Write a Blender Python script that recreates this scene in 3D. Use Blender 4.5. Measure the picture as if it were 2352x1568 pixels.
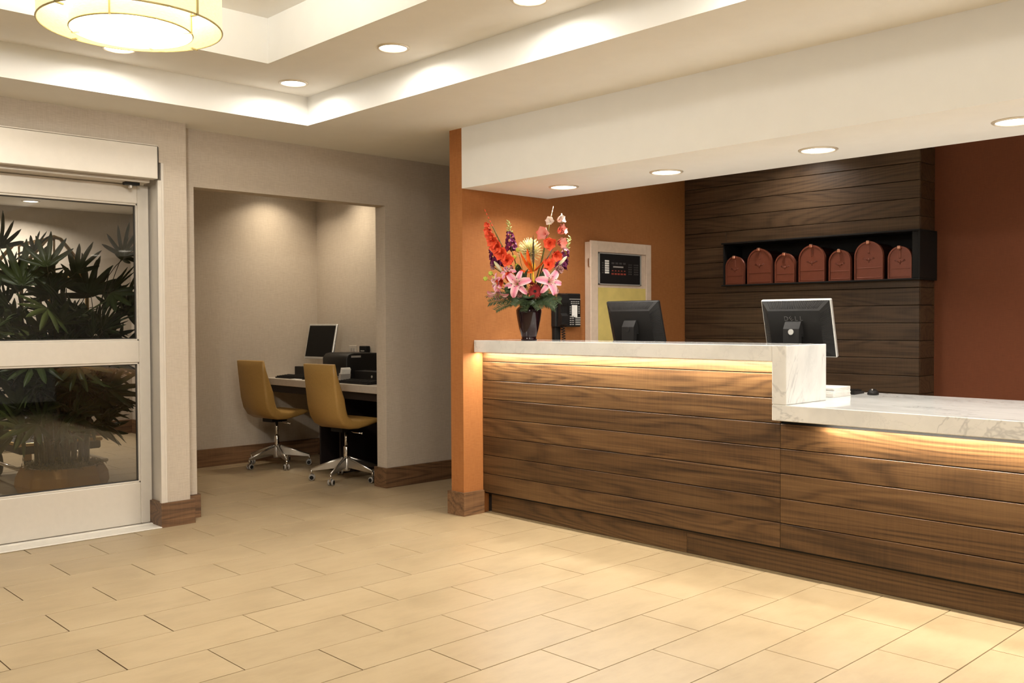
import bpy, bmesh, math, random
from mathutils import Vector, Matrix, noise
PI = math.pi
random.seed(7)
for o in list(bpy.data.objects):
    bpy.data.objects.remove(o)
scene = bpy.context.scene
COL = scene.collection

# ------------------------------------------------------------------ camera
CAM_H = 1.294
cam_data = bpy.data.cameras.new('camera')
cam_data.sensor_width = 36.0
cam_data.lens = 33.2184
cam_data.clip_start = 0.05
cam = bpy.data.objects.new('camera', cam_data)
_r = Vector((0.6907898, 0.7230387, -0.00494884))
_u = Vector((-0.01209051, 0.01839409, 0.99975771))
_w = Vector((-0.72295454, 0.6905626, -0.02144836))
cam.matrix_world = Matrix(((_r.x, _u.x, -_w.x, 0), (_r.y, _u.y, -_w.y, 0), (_r.z, _u.z, -_w.z, CAM_H), (0, 0, 0, 1)))
COL.objects.link(cam)
scene.camera = cam

# ------------------------------------------------------------------ world, exposure, light levels
world = bpy.data.worlds.new('world')
scene.world = world
world.use_nodes = True
world.node_tree.nodes['Background'].inputs[0].default_value = (1.0, 0.88, 0.7, 1)
world.node_tree.nodes['Background'].inputs[1].default_value = 0.0
scene.view_settings.view_transform = 'Standard'
scene.view_settings.look = 'None'
scene.view_settings.gamma = 1.0
scene.view_settings.use_curve_mapping = False
scene.view_settings.exposure = 0.24
scene.cycles.caustics_reflective = False
scene.cycles.caustics_refractive = False
scene.cycles.sample_clamp_indirect = 6.0
scene.cycles.max_bounces = 7
scene.cycles.diffuse_bounces = 3
scene.cycles.glossy_bounces = 3
scene.cycles.adaptive_threshold = 0.1
WARM = (1.0, 0.958, 0.885)        # halogen downlights
WARM2 = (1.0, 0.92, 0.78)       # led strip under the counter
P_TRAY, P_SOFFIT, P_ALCOVE, P_LAMP, P_LED = 3.4, 9.2, 4.4, 34.0, 9.5

# ------------------------------------------------------------------ helpers
def link(o, parent=None):
    COL.objects.link(o)
    if parent is not None:
        o.parent = parent
    return o

class MB:
    """collects geometry; build() makes one mesh object"""
    def __init__(s):
        s.v = []; s.f = []; s.sm = []
    def add(s, verts, faces, smooth=False):
        n = len(s.v)
        s.v += [Vector(p) for p in verts]
        s.f += [[i + n for i in f] for f in faces]
        s.sm += [smooth] * len(faces)
        return s
    def box(s, x0, x1, y0, y1, z0, z1):
        v = [(x0, y0, z0), (x1, y0, z0), (x1, y1, z0), (x0, y1, z0), (x0, y0, z1), (x1, y0, z1), (x1, y1, z1), (x0, y1, z1)]
        f = [(0, 3, 2, 1), (4, 5, 6, 7), (0, 1, 5, 4), (1, 2, 6, 5), (2, 3, 7, 6), (3, 0, 4, 7)]
        return s.add(v, f)
    def cbox(s, c, d):
        return s.box(c[0] - d[0] / 2, c[0] + d[0] / 2, c[1] - d[1] / 2, c[1] + d[1] / 2, c[2] - d[2] / 2, c[2] + d[2] / 2)
    def bbox(s, x0, x1, y0, y1, z0, z1, b):
        """box with chamfered edges"""
        bm = bmesh.new()
        bmesh.ops.create_cube(bm, size=1.0)
        for v in bm.verts:
            v.co = Vector(((x0 + x1) / 2 + v.co.x * (x1 - x0), (y0 + y1) / 2 + v.co.y * (y1 - y0), (z0 + z1) / 2 + v.co.z * (z1 - z0)))
        bmesh.ops.bevel(bm, geom=list(bm.edges), offset=b, segments=1, affect='EDGES', profile=0.5)
        return s.from_bm(bm)
    def from_bm(s, bm, smooth=False):
        bm.verts.ensure_lookup_table()
        bm.verts.index_update()
        s.add([v.co.copy() for v in bm.verts], [[v.index for v in f.verts] for f in bm.faces], smooth)
        bm.free()
        return s
    def lathe(s, prof, n=24, c=(0, 0, 0), cap=True, smooth=True, phase=0.0, axis='z'):
        """prof: list of (r, z)"""
        vs = []
        for r, z in prof:
            for i in range(n):
                a = 2 * PI * i / n + phase
                p = (r * math.cos(a), r * math.sin(a), z)
                if axis == 'y':
                    p = (p[0], -p[2], p[1])
                elif axis == 'x':
                    p = (p[2], p[0], p[1])
                vs.append((p[0] + c[0], p[1] + c[1], p[2] + c[2]))
        fs = []
        for k in range(len(prof) - 1):
            for i in range(n):
                j = (i + 1) % n
                fs.append((k * n + i, k * n + j, (k + 1) * n + j, (k + 1) * n + i))
        s.add(vs, fs, smooth)
        if cap:
            m = len(s.v) - len(vs)
            s.f.append([m + i for i in reversed(range(n))]); s.sm.append(False)
            s.f.append([m + (len(prof) - 1) * n + i for i in range(n)]); s.sm.append(False)
        return s
    def tube(s, pts, r, n=8, cap=True, smooth=True):
        """r: number or list"""
        pts = [Vector(p) for p in pts]
        rr = r if isinstance(r, (list, tuple)) else [r] * len(pts)
        vs = []; up = None
        for i, p in enumerate(pts):
            t = (pts[min(i + 1, len(pts) - 1)] - pts[max(i - 1, 0)]).normalized()
            if up is None:
                up = Vector((0, 0, 1)) if abs(t.z) < 0.9 else Vector((1, 0, 0))
            a = t.cross(up)
            if a.length < 1e-5:
                a = t.orthogonal()
            a.normalize()
            b = a.cross(t).normalized(); up = b
            for k in range(n):
                q = 2 * PI * k / n
                vs.append(p + a * (math.cos(q) * rr[i]) + b * (math.sin(q) * rr[i]))
        fs = []
        for i in range(len(pts) - 1):
            for k in range(n):
                j = (k + 1) % n
                fs.append((i * n + k, i * n + j, (i + 1) * n + j, (i + 1) * n + k))
        m = len(s.v)
        s.add(vs, fs, smooth)
        if cap:
            s.f.append([m + i for i in reversed(range(n))]); s.sm.append(False)
            s.f.append([m + (len(pts) - 1) * n + i for i in range(n)]); s.sm.append(False)
        return s
    def prism(s, poly, a0, a1, axis='x'):
        """poly in the plane across the axis: x -> (y,z); y -> (x,z); z -> (x,y)"""
        def P(p, a):
            return {'x': (a, p[0], p[1]), 'y': (p[0], a, p[1]), 'z': (p[0], p[1], a)}[axis]
        n = len(poly)
        v = [P(p, a0) for p in poly] + [P(p, a1) for p in poly]
        f = [tuple(range(n)), tuple(reversed(range(n, 2 * n)))] + [(i, n + i, n + (i + 1) % n, (i + 1) % n) for i in range(n)]
        return s.add(v, f)
    def xf(s, m):
        s.v = [m @ p for p in s.v]
        return s
    def build(s, name, mat, parent=None, loc=None, fix=True):
        me = bpy.data.meshes.new(name)
        me.from_pydata([tuple(p) for p in s.v], [], s.f)
        me.polygons.foreach_set('use_smooth', s.sm)
        if fix:
            bm = bmesh.new(); bm.from_mesh(me)
            bmesh.ops.recalc_face_normals(bm, faces=bm.faces)
            bm.to_mesh(me); bm.free()
        me.update()
        if mat is not None:
            me.materials.append(mat)
        o = bpy.data.objects.new(name, me)
        if loc is not None:
            o.location = loc
        return link(o, parent)

def empty(name, loc=(0, 0, 0), rz=0.0):
    o = bpy.data.objects.new(name, None)
    o.location = loc; o.rotation_euler = (0, 0, rz); o.empty_display_size = 0.1
    return link(o)
def tag(o, label, cat=None, group=None, kind=None):
    o['label'] = label
    if cat: o['category'] = cat
    if group: o['group'] = group
    if kind: o['kind'] = kind
    return o
def struct(o, label):
    o['label'] = label; o['kind'] = 'structure'
    return o
def copy_tree(o, parent=None):
    c = o.copy(); COL.objects.link(c); c.parent = parent
    for ch in o.children:
        copy_tree(ch, c)
    return c
def inst(src, name, parent, loc=(0, 0, 0), rot=None, scale=None):
    """another object that shares src's mesh"""
    o = bpy.data.objects.new(name, src.data)
    o.location = loc
    if rot is not None: o.rotation_euler = rot
    if scale is not None: o.scale = scale
    return link(o, parent)

# ------------------------------------------------------------------ materials
class NT:
    def __init__(s, name):
        s.m = bpy.data.materials.new(name); s.m.use_nodes = True
        s.t = s.m.node_tree; s.b = s.t.nodes['Principled BSDF']
    def n(s, typ, **kw):
        nd = s.t.nodes.new(typ)
        for k, v in kw.items():
            if k.startswith('i_'):
                nd.inputs[k[2:].replace('_', ' ')].default_value = v
            else:
                setattr(nd, k, v)
        return nd
    def l(s, a, b):
        s.t.links.new(a, b)
    def math(s, op, a, b=None):
        nd = s.n('ShaderNodeMath', operation=op)
        for i, q in enumerate((a, b)):
            if q is None: continue
            if isinstance(q, (int, float)): nd.inputs[i].default_value = q
            else: s.l(q, nd.inputs[i])
        return nd.outputs[0]
    def ramp(s, fac, stops):
        nd = s.n('ShaderNodeValToRGB')
        e = nd.color_ramp.elements
        while len(e) < len(stops): e.new(0.5)
        for q, (p, c) in zip(e, stops):
            q.position = p; q.color = (*c, 1)
        s.l(fac, nd.inputs[0])
        return nd.outputs[0]
    def mix(s, fac, a, b, blend='MIX'):
        nd = s.n('ShaderNodeMix', data_type='RGBA', blend_type=blend)
        for sock, q in ((nd.inputs[0], fac), (nd.inputs[6], a), (nd.inputs[7], b)):
            if isinstance(q, (int, float)): sock.default_value = q
            elif isinstance(q, tuple): sock.default_value = (*q, 1)
            else: s.l(q, sock)
        return nd.outputs[2]
    def bump(s, h, strength=0.2, dist=0.002):
        nd = s.n('ShaderNodeBump')
        nd.inputs['Strength'].default_value = strength; nd.inputs['Distance'].default_value = dist
        s.l(h, nd.inputs['Height']); s.l(nd.outputs[0], s.b.inputs['Normal'])
    def mapped(s, vec, scale, rot=(0, 0, 0)):
        nd = s.n('ShaderNodeMapping')
        nd.inputs['Scale'].default_value = scale; nd.inputs['Rotation'].default_value = rot
        s.l(vec, nd.inputs[0])
        return nd.outputs[0]
    def noise(s, vec, scale=1.0, detail=2.0, rough=0.5, dist=0.0):
        nd = s.n('ShaderNodeTexNoise')
        nd.inputs['Scale'].default_value = scale; nd.inputs['Detail'].default_value = detail
        nd.inputs['Roughness'].default_value = rough; nd.inputs['Distortion'].default_value = dist
        s.l(vec, nd.inputs['Vector'])
        return nd.outputs[0]
    def set(s, **kw):
        for k, v in kw.items():
            k = k.replace('_', ' ')
            s.b.inputs[k].default_value = (*v, 1) if isinstance(v, tuple) and len(v) == 3 else v
        return s

def plain(name, col, rough=0.5, metal=0.0, spec=0.5, var=0.06, scale=30.0, **kw):
    """a flat colour with slight procedural mottling"""
    t = NT(name)
    tc = t.n('ShaderNodeTexCoord')
    nz = t.noise(tc.outputs['Object'], scale, 3.0)
    c = t.ramp(nz, [(0.25, tuple(x * (1 - var) for x in col)), (0.75, tuple(min(1, x * (1 + var)) for x in col))])
    t.l(c, t.b.inputs['Base Color'])
    t.set(Roughness=rough, Metallic=metal, Specular_IOR_Level=spec)
    t.set(**kw)
    return t.m
def emit(name, col, strength):
    t = NT(name)
    t.set(Base_Color=(0.8, 0.8, 0.8), Emission_Color=col, Emission_Strength=strength)
    t.m.cycles.emission_sampling = 'NONE'      # the lamp beside it does the lighting
    return t.m
def linen(name, c0, c1, rough=0.75):
    t = NT(name)
    g = t.n('ShaderNodeNewGeometry')
    a = t.noise(t.mapped(g.outputs['Position'], (20, 20, 420)), 1.0, 2.0)
    b = t.noise(t.mapped(g.outputs['Position'], (330, 330, 14)), 1.0, 2.0)
    s = t.math('ADD', t.math('MULTIPLY', a, 0.55), t.math('MULTIPLY', b, 0.45))
    t.l(t.ramp(s, [(0.36, c0), (0.64, c1)]), t.b.inputs['Base Color'])
    t.set(Roughness=rough, Specular_IOR_Level=0.25)
    return t.m
def wood(name, dark, mid, light, figure=19.0, along='x', rough=0.42, saw=0.35):
    t = NT(name)
    tc = t.n('ShaderNodeTexCoord'); oi = t.n('ShaderNodeObjectInfo')
    off = t.n('ShaderNodeCombineXYZ')
    r = oi.outputs['Random']
    t.l(t.math('MULTIPLY', r, 37.0), off.inputs[0]); t.l(t.math('MULTIPLY', r, 91.0), off.inputs[1]); t.l(t.math('MULTIPLY', r, 53.0), off.inputs[2])
    add = t.n('ShaderNodeVectorMath', operation='ADD')
    t.l(tc.outputs['Object'], add.inputs[0]); t.l(off.outputs[0], add.inputs[1])
    v = add.outputs[0]
    def sc(a, b, c):
        return {'x': (a, b, c), 'y': (b, a, c)}[along]
    n1 = t.noise(t.mapped(v, sc(0.36, 2.4, 3.6)), 1.0, 2.0, 0.42, 0.3)
    rings = t.math('SINE', t.math('MULTIPLY', n1, figure * 2 * PI))
    rings = t.math('POWER', t.math('ADD', t.math('MULTIPLY', rings, 0.5), 0.5), 2.2)
    fib = t.noise(t.mapped(v, sc(2.2, 85, 105)), 1.0, 4.0, 0.65)
    big = t.noise(t.mapped(v, sc(0.9, 3, 5)), 1.0, 2.0)
    sawn = t.noise(t.mapped(v, sc(120, 2, 5)), 1.0, 2.0)
    f = t.math('ADD', t.math('MULTIPLY', fib, 0.80), t.math('MULTIPLY', big, 0.35))
    f = t.math('SUBTRACT', f, t.math('MULTIPLY', rings, 0.19))
    f = t.math('ADD', f, t.math('MULTIPLY', t.math('SUBTRACT', sawn, 0.5), saw * 0.5))
    col = t.ramp(f, [(0.22, dark), (0.52, mid), (0.86, light)])
    # a little difference from board to board
    bw = t.math('ADD', 0.86, t.math('MULTIPLY', r, 0.28))
    hsv = t.n('ShaderNodeHueSaturation'); t.l(col, hsv.inputs['Color']); t.l(bw, hsv.inputs['Value'])
    t.l(hsv.outputs[0], t.b.inputs['Base Color'])
    t.set(Roughness=rough, Specular_IOR_Level=0.35)
    t.bump(fib, 0.22, 0.001)
    return t.m
def marble(name):
    t = NT(name)
    g = t.n('ShaderNodeNewGeometry')
    p = t.mapped(g.outputs['Position'], (1, 1, 1), (0.5, 0.75, 0.3))
    def veins(scale, stretch, w, dist):
        q = t.noise(t.mapped(p, stretch), scale, 5.0, 0.6, dist)
        d = t.math('ABSOLUTE', t.math('SUBTRACT', q, 0.5))
        return t.ramp(d, [(0.0, (1, 1, 1)), (w, (0, 0, 0))])
    v1 = veins(1.9, (1.0, 2.6, 0.7), 0.016, 0.5)
    v2 = veins(5.0, (1.0, 2.2, 0.6), 0.012, 0.7)
    cl = t.noise(t.mapped(p, (1, 2.2, 0.8)), 3.0, 4.0, 0.6)
    gate = t.ramp(t.noise(p, 2.4, 2.0), [(0.46, (0, 0, 0)), (0.62, (1, 1, 1))])
    base = t.ramp(cl, [(0.30, (0.66, 0.655, 0.63)), (0.56, (0.80, 0.785, 0.75))])
    a = t.mix(t.math('MULTIPLY', t.math('MULTIPLY', v1, gate), 0.55), base, (0.40, 0.40, 0.40))
    a = t.mix(t.math('MULTIPLY', v2, 0.16), a, (0.42, 0.42, 0.41))
    t.l(a, t.b.inputs['Base Color'])
    t.set(Roughness=0.06, Specular_IOR_Level=0.5)
    return t.m

def tile_mat():
    t = NT('floor_tile')
    tc = t.n('ShaderNodeTexCoord'); oi = t.n('ShaderNodeObjectInfo'); g = t.n('ShaderNodeNewGeometry')
    n1 = t.noise(g.outputs['Position'], 3.0, 5.0, 0.6)
    n2 = t.noise(t.mapped(g.outputs['Position'], (14, 5, 1)), 1.0, 6.0, 0.65)
    f = t.math('ADD', t.math('MULTIPLY', n1, 0.5), t.math('MULTIPLY', n2, 0.5))
    c = t.ramp(f, [(0.34, (0.355, 0.263, 0.152)), (0.52, (0.410, 0.308, 0.181)), (0.72, (0.448, 0.343, 0.209))])
    hsv = t.n('ShaderNodeHueSaturation'); t.l(c, hsv.inputs['Color'])
    t.l(t.math('ADD', 0.965, t.math('MULTIPLY', oi.outputs['Random'], 0.07)), hsv.inputs['Value'])
    t.l(hsv.outputs[0], t.b.inputs['Base Color'])
    t.l(t.math('ADD', 0.30, t.math('MULTIPLY', n1, 0.16)), t.b.inputs['Roughness'])
    t.set(Specular_IOR_Level=0.45)
    return t.m

M = {}
M['tile'] = tile_mat()
M['grout'] = plain('grout', (0.075, 0.052, 0.030), 0.95)
M['linen'] = linen('taupe_wall_fabric', (0.465, 0.392, 0.312), (0.565, 0.488, 0.397))
M['orange'] = linen('orange_wall_fabric', (0.315, 0.118, 0.034), (0.40, 0.156, 0.048))
M['red'] = linen('rust_wall_fabric', (0.185, 0.058, 0.026), (0.222, 0.071, 0.031))
M['paint'] = plain('ceiling_paint', (0.87, 0.855, 0.815), 0.85, var=0.015, scale=8, spec=0.2)
M['wood'] = wood('brown_ash_board', (0.029, 0.0138, 0.0055), (0.092, 0.0460, 0.0175), (0.172, 0.094, 0.037))
M['wood_dark'] = wood('dark_ash_board', (0.034, 0.019, 0.010), (0.083, 0.049, 0.026), (0.132, 0.081, 0.043))
M['wood_base'] = wood('baseboard_ash', (0.060, 0.032, 0.018), (0.175, 0.092, 0.045), (0.29, 0.16, 0.08), along='y')
M['wood_base_x'] = wood('baseboard_ash_x', (0.060, 0.032, 0.018), (0.175, 0.092, 0.045), (0.29, 0.16, 0.08))
M['marble'] = marble('white_marble')
M['alu'] = plain('anodised_aluminium', (0.68, 0.625, 0.55), 0.40, 0.2, var=0.02)
M['alu_dark'] = plain('door_gasket', (0.03, 0.025, 0.02), 0.6)
M['white_metal'] = plain('white_metal', (0.75, 0.70, 0.62), 0.35, 0.0)
M['lens'] = emit('lamp_lens', (1.0, 0.93, 0.78), 9.0)
M['trim_ring'] = plain('downlight_trim', (0.70, 0.62, 0.50), 0.35, 0.2)
M['black'] = plain('black_plastic', (0.011, 0.010, 0.0095), 0.48, spec=0.22)
M['black_soft'] = plain('black_matte', (0.013, 0.012, 0.011), 0.6, spec=0.2)
M['chrome'] = plain('chrome', (0.75, 0.72, 0.68), 0.12, 1.0, var=0.02)
M['steel'] = plain('brushed_steel', (0.62, 0.60, 0.57), 0.3, 1.0)
M['brass'] = plain('brass', (0.80, 0.58, 0.25), 0.24, 0.85)
M['screen'] = plain('monitor_screen', (0.006, 0.006, 0.006), 0.25, spec=0.15)
M['silver'] = plain('silver_plastic', (0.50, 0.49, 0.46), 0.35, 0.4)
M['mustard'] = plain('mustard_vinyl', (0.37, 0.215, 0.060), 0.42, scale=60)
M['copper'] = plain('copper_enamel', (0.22, 0.064, 0.036), 0.36, 0.3)
M['copper_shade'] = plain('shaded_copper_enamel', (0.07, 0.022, 0.014), 0.5, 0.2)  # copper darkened, the shade inside the niche put into its colour
M['copper_hi'] = plain('copper_bare', (0.80, 0.42, 0.30), 0.22, 0.9)
M['cream'] = plain('cream_enamel', (0.66, 0.52, 0.40), 0.4)
M['olive'] = plain('olive_paint', (0.66, 0.52, 0.17), 0.45, var=0.12, scale=9)
M['paper'] = plain('white_paper', (0.80, 0.77, 0.72), 0.7)
M['grey'] = plain('grey_plastic', (0.36, 0.33, 0.30), 0.5)
M['redkey'] = plain('red_key', (0.30, 0.05, 0.03), 0.5)
M['vase'] = plain('dark_vase_glass', (0.013, 0.004, 0.006), 0.06, spec=0.5)
M['desk_dark'] = plain('dark_laminate', (0.018, 0.012, 0.011), 0.5, spec=0.25)
M['laminate'] = plain('pale_laminate', (0.52, 0.46, 0.39), 0.4)
M['moss'] = plain('dry_moss', (0.26, 0.20, 0.09), 0.95, var=0.5, scale=60)
M['pot'] = plain('bronze_planter', (0.44, 0.24, 0.075), 0.34, 0.45, var=0.12, scale=6)

def glass_mat():
    t = NT('tinted_glass')
    out = t.t.nodes['Material Output']
    tr = t.n('ShaderNodeBsdfTransparent'); tr.inputs[0].default_value = (0.74, 0.74, 0.73, 1)
    gl = t.n('ShaderNodeBsdfGlossy'); gl.inputs['Color'].default_value = (1, 1, 1, 1); gl.inputs['Roughness'].default_value = 0.02
    fr = t.n('ShaderNodeFresnel'); fr.inputs['IOR'].default_value = 1.5
    mx = t.n('ShaderNodeMixShader')
    t.l(fr.outputs[0], mx.inputs[0]); t.l(tr.outputs[0], mx.inputs[1]); t.l(gl.outputs[0], mx.inputs[2])
    t.l(mx.outputs[0], out.inputs['Surface'])
    return t.m
M['glass'] = glass_mat()
def shade_mat():
    t = NT('lamp_shade_fabric')
    g = t.n('ShaderNodeNewGeometry')
    n = t.noise(t.mapped(g.outputs['Position'], (60, 60, 220)), 1.0, 2.0)
    t.l(t.ramp(n, [(0.3, (0.80, 0.70, 0.40)), (0.7, (0.92, 0.83, 0.52))]), t.b.inputs['Base Color'])
    t.set(Roughness=0.8, Emission_Color=(1.0, 0.88, 0.50), Emission_Strength=0.70)
    t.m.cycles.emission_sampling = 'NONE'
    return t.m
M['shade'] = shade_mat()
M['diffuser'] = emit('lamp_diffuser', (1.0, 0.90, 0.68), 3.2)
M['led'] = emit('led_strip', WARM2, 14.0)

def disk_light(name, loc, power, radius, parent=None, col=WARM, spread=150, rot=(0, 0, 0)):
    ld = bpy.data.lights.new(name, 'AREA')
    ld.shape = 'DISK'; ld.size = radius * 2; ld.energy = power; ld.color = col
    ld.spread = math.radians(spread)
    o = bpy.data.objects.new(name, ld); o.location = loc; o.rotation_euler = rot
    return link(o, parent)

# ================================================================== the setting
ZC, ZT, ZI = 2.57, 2.755, 3.009            # lower ceiling, tray, inner tray
XW, XA = -5.84, -5.985                     # door wall, alcove wall
XO0, XO1, YO = -4.881, -4.755, 4.092       # orange wall
YB, YBX = 6.555, 6.806                     # board wall, rust wall behind it
XR, YS = 4.6, -2.7                         # walls behind the photographer

# ---- floor with its tiles
floor = MB().box(-12.6, XR, YS, 7.3, -0.12, -0.006).build('floor', M['grout'])
struct(floor, 'beige rectangular tiles laid in running bond across the lobby floor')
TX0, TW, TY, TL = -5.379, 0.30855, 1.691, 0.6283
G = 0.0022
def tile_box(x0, x1, y0, y1):
    b = MB()
    z0, z1, c = -0.010, 0.0, 0.0006
    b.add([(x0, y0, z0), (x1, y0, z0), (x1, y1, z0), (x0, y1, z0), (x0, y0, z1 - c), (x1, y0, z1 - c), (x1, y1, z1 - c), (x0, y1, z1 - c),
           (x0 + c, y0 + c, z1), (x1 - c, y0 + c, z1), (x1 - c, y1 - c, z1), (x0 + c, y1 - c, z1)],
          [(0, 1, 5, 4), (1, 2, 6, 5), (2, 3, 7, 6), (3, 0, 4, 7), (4, 5, 9, 8), (5, 6, 10, 9), (6, 7, 11, 10), (7, 4, 8, 11), (8, 9, 10, 11)])
    return b
proto_tile = tile_box(-TW / 2 + G, TW / 2 - G, -TL / 2 + G, TL / 2 - G)
me_tile = None
rest = MB()
def sees(x, y):
    v = Vector((x, y, -CAM_H)); d = v.dot(_w)
    if d < 0.5: return None
    px = 1176 + 2170.27 * v.dot(_r) / d; py = 784 - 2170.27 * v.dot(_u) / d
    return px, py, d
cands = []
for k in range(-24, 25):
    xc = TX0 + (k + 0.5) * TW
    off = 0.0 if k % 2 == 0 else TL / 2
    for n in range(-9, 10):
        yc = TY + off + (n + 0.5) * TL
        if xc < -12.4 or xc > XR or yc < YS or yc > 7.2: continue
        seen = False
        for dx in (-0.5, 0, 0.5):
            for dy in (-0.5, 0, 0.5):
                q = sees(xc + dx * TW, yc + dy * TL)
                if q and -20 < q[0] < 2372 and q[1] < 1600: seen = True
        behind = (yc > 4.62 and xc > XO0 - 0.1) or (xc < -6.1 and yc < 2.6) or xc < -8.2 or (xc < -6.1 and yc > 5.1) or yc > 6.0
        cands.append((xc, yc, seen and not behind))
ntile = 0
for xc, yc, seen in cands:
    if seen:
        if me_tile is None:
            o = proto_tile.build('tile', M['tile'], floor, (xc, yc, 0)); me_tile = o
        else:
            o = inst(me_tile, 'tile', floor, (xc, yc, 0))
        o.location.z = random.uniform(-0.0005, 0.0003)
        ntile += 1
    else:
        b = tile_box(xc - TW / 2 + G, xc + TW / 2 - G, yc - TL / 2 + G, yc + TL / 2 - G)
        rest.add(b.v, b.f)
o = rest.build('tile_field', M['tile'], floor); o['kind'] = 'stuff'

# ---- ceiling with its tray
TRAY = (-5.375, 3.4, -0.18, 3.307); INN = (-4.83, 2.855, 0.407, 2.719)
T = 0.04
b = MB()
def ring(b, out, inn, z0, z1):
    b.box(out[0], inn[0], out[2], out[3], z0, z1); b.box(inn[1], out[1], out[2], out[3], z0, z1)
    b.box(inn[0], inn[1], out[2], inn[2], z0, z1); b.box(inn[0], inn[1], inn[3], out[3], z0, z1)
ring(b, (-12.6, XR, YS, 7.3), TRAY, ZC, ZT)
ceil = b.build('ceiling', M['paint'])
struct(ceil, 'white plastered ceiling with a raised rectangular tray over the lobby')
b = MB(); ring(b, (TRAY[0] - T, TRAY[1] + T, TRAY[2] - T, TRAY[3] + T), INN, ZT, ZI); b.build('tray_ring', M['paint'], ceil)
MB().box(INN[0] - T, INN[1] + T, INN[2] - T, INN[3] + T, ZI, ZI + T).build('tray_top', M['paint'], ceil)

# ---- soffit over the desk
soff = MB().box(XO1, XR, 4.09, 4.905, 2.172, ZC + 0.01).build('ceiling_soffit', M['paint'])
struct(soff, 'dropped white plaster soffit running above the reception desk')

# ---- door wall
Y_D0, Y_D1 = 1.16, 2.545                   # door opening
b = MB()
b.box(-6.11, XW, Y_D1, 2.695, 0, ZC); b.box(-6.11, XW, YS, Y_D0, 0, ZC); b.box(-6.11, XW, Y_D0, Y_D1, 2.30, ZC)
struct(b.build('wall_left', M['linen']), 'taupe fabric covered wall around the sliding glass door')
b = MB()
b.box(-6.11, XA, 2.695, 2.811, 0, ZC); b.box(-6.11, XA, 2.811, 4.362, 2.192, ZC); b.box(-6.11, XA, 4.362, 7.2, 0, ZC)
struct(b.build('wall_alcove', M['linen']), 'taupe fabric wall with the square opening into the computer alcove')
XAB, YAR = -8.016, 5.02
struct(MB().box(XAB - 0.1, XAB, 3.45, YAR + 0.1, 0, ZC).build('wall_alcove_back', M['linen']), 'taupe back wall of the computer alcove under a spotlight')
struct(MB().box(XAB, -6.11, YAR, YAR + 0.1, 0, ZC).build('wall_alcove_right', M['linen']), 'taupe alcove wall behind the computer desk')
b = MB().prism([(-6.115, 2.70), (-6.115, 2.80), (-8.02, 3.62), (-8.10, 3.52)], 0, ZC, 'z')
struct(b.build('wall_partition', M['linen']), 'slanted partition between entrance vestibule and computer alcove')
# ---- orange side wall, board wall, rust wall
struct(MB().box(XO0, XO1, YO, YB + 0.3, 0, ZC).build('wall_orange', M['orange']), 'orange fabric covered side wall ending as a pillar at the desk')
struct(MB().box(-2.85, XR, YBX, YBX + 0.1, 0, ZC).build('wall_rust', M['red']), 'dark rust red wall right of the wooden feature wall')
struct(MB().box(XR, XR + 0.1, YS, 7.2, 0, ZC).build('wall_right', M['paint']), 'unseen wall painted pale to bounce light behind the photographer on the right')  # never in view; this wall and the rear one are pale for bounce
struct(MB().box(-6.11, XR, YS - 0.1, YS, 0, ZC).build('wall_rear', M['paint']), 'unseen wall painted pale to bounce light behind the photographer')
struct(MB().box(-6.11, XO0, 7.2, 7.3, 0, ZC).build('wall_corridor_end', M['linen']), 'taupe wall at the end of the dark corridor')

# wooden feature wall: core + boards, with the niche for the mailboxes left open
NX0, NX1, NZ0, NZ1 = -4.345, -2.757, 1.568, 1.912
XBL, XBR = XO1 + 0.001, -2.782
b = MB()
b.box(XO1, XBR - 0.016, YB + 0.019, YBX + 0.02, 0, NZ0); b.box(XO1, XBR - 0.016, YB + 0.019, YBX + 0.02, NZ1, ZC)
b.box(XO1, NX0, YB + 0.019, YBX + 0.02, NZ0, NZ1)
core = b.build('wall_wood', M['black_soft'])
struct(core, 'dark wooden feature wall of horizontal boards behind the desk')
BW = 0.1236
def wplank(x0, x1, z0, z1):
    MB().bbox(-(x1 - x0) / 2, (x1 - x0) / 2, -0.009, 0.009, -(z1 - z0) / 2, (z1 - z0) / 2, 0.0022).build('plank', M['wood_dark'], core, ((x0 + x1) / 2, YB + 0.009, (z0 + z1) / 2))
def eplank(z0, z1):
    MB().bbox(-0.008, 0.008, -0.125, 0.125, -(z1 - z0) / 2, (z1 - z0) / 2, 0.0022).build('end_plank', M['wood_dark'], core, (XBR - 0.008, YB + 0.144, (z0 + z1) / 2))
for i in range(-9, 13):
    z0, z1 = 1.144 + BW * i + 0.0022, 1.144 + BW * (i + 1) - 0.001
    if z0 < 0: continue
    z1 = min(z1, ZC)
    if z1 - z0 < 0.02: continue
    if z1 <= NZ0 or z0 >= NZ1:
        wplank(XBL, XBR, z0, z1); eplank(z0, z1)
    else:
        wplank(XBL, NX0, z0, z1)
        if z0 < NZ0: wplank(NX0 + 0.001, XBR, z0, NZ0); eplank(z0, NZ0)
        if z1 > NZ1: wplank(NX0 + 0.001, XBR, NZ1, z1); eplank(NZ1, z1)

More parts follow.
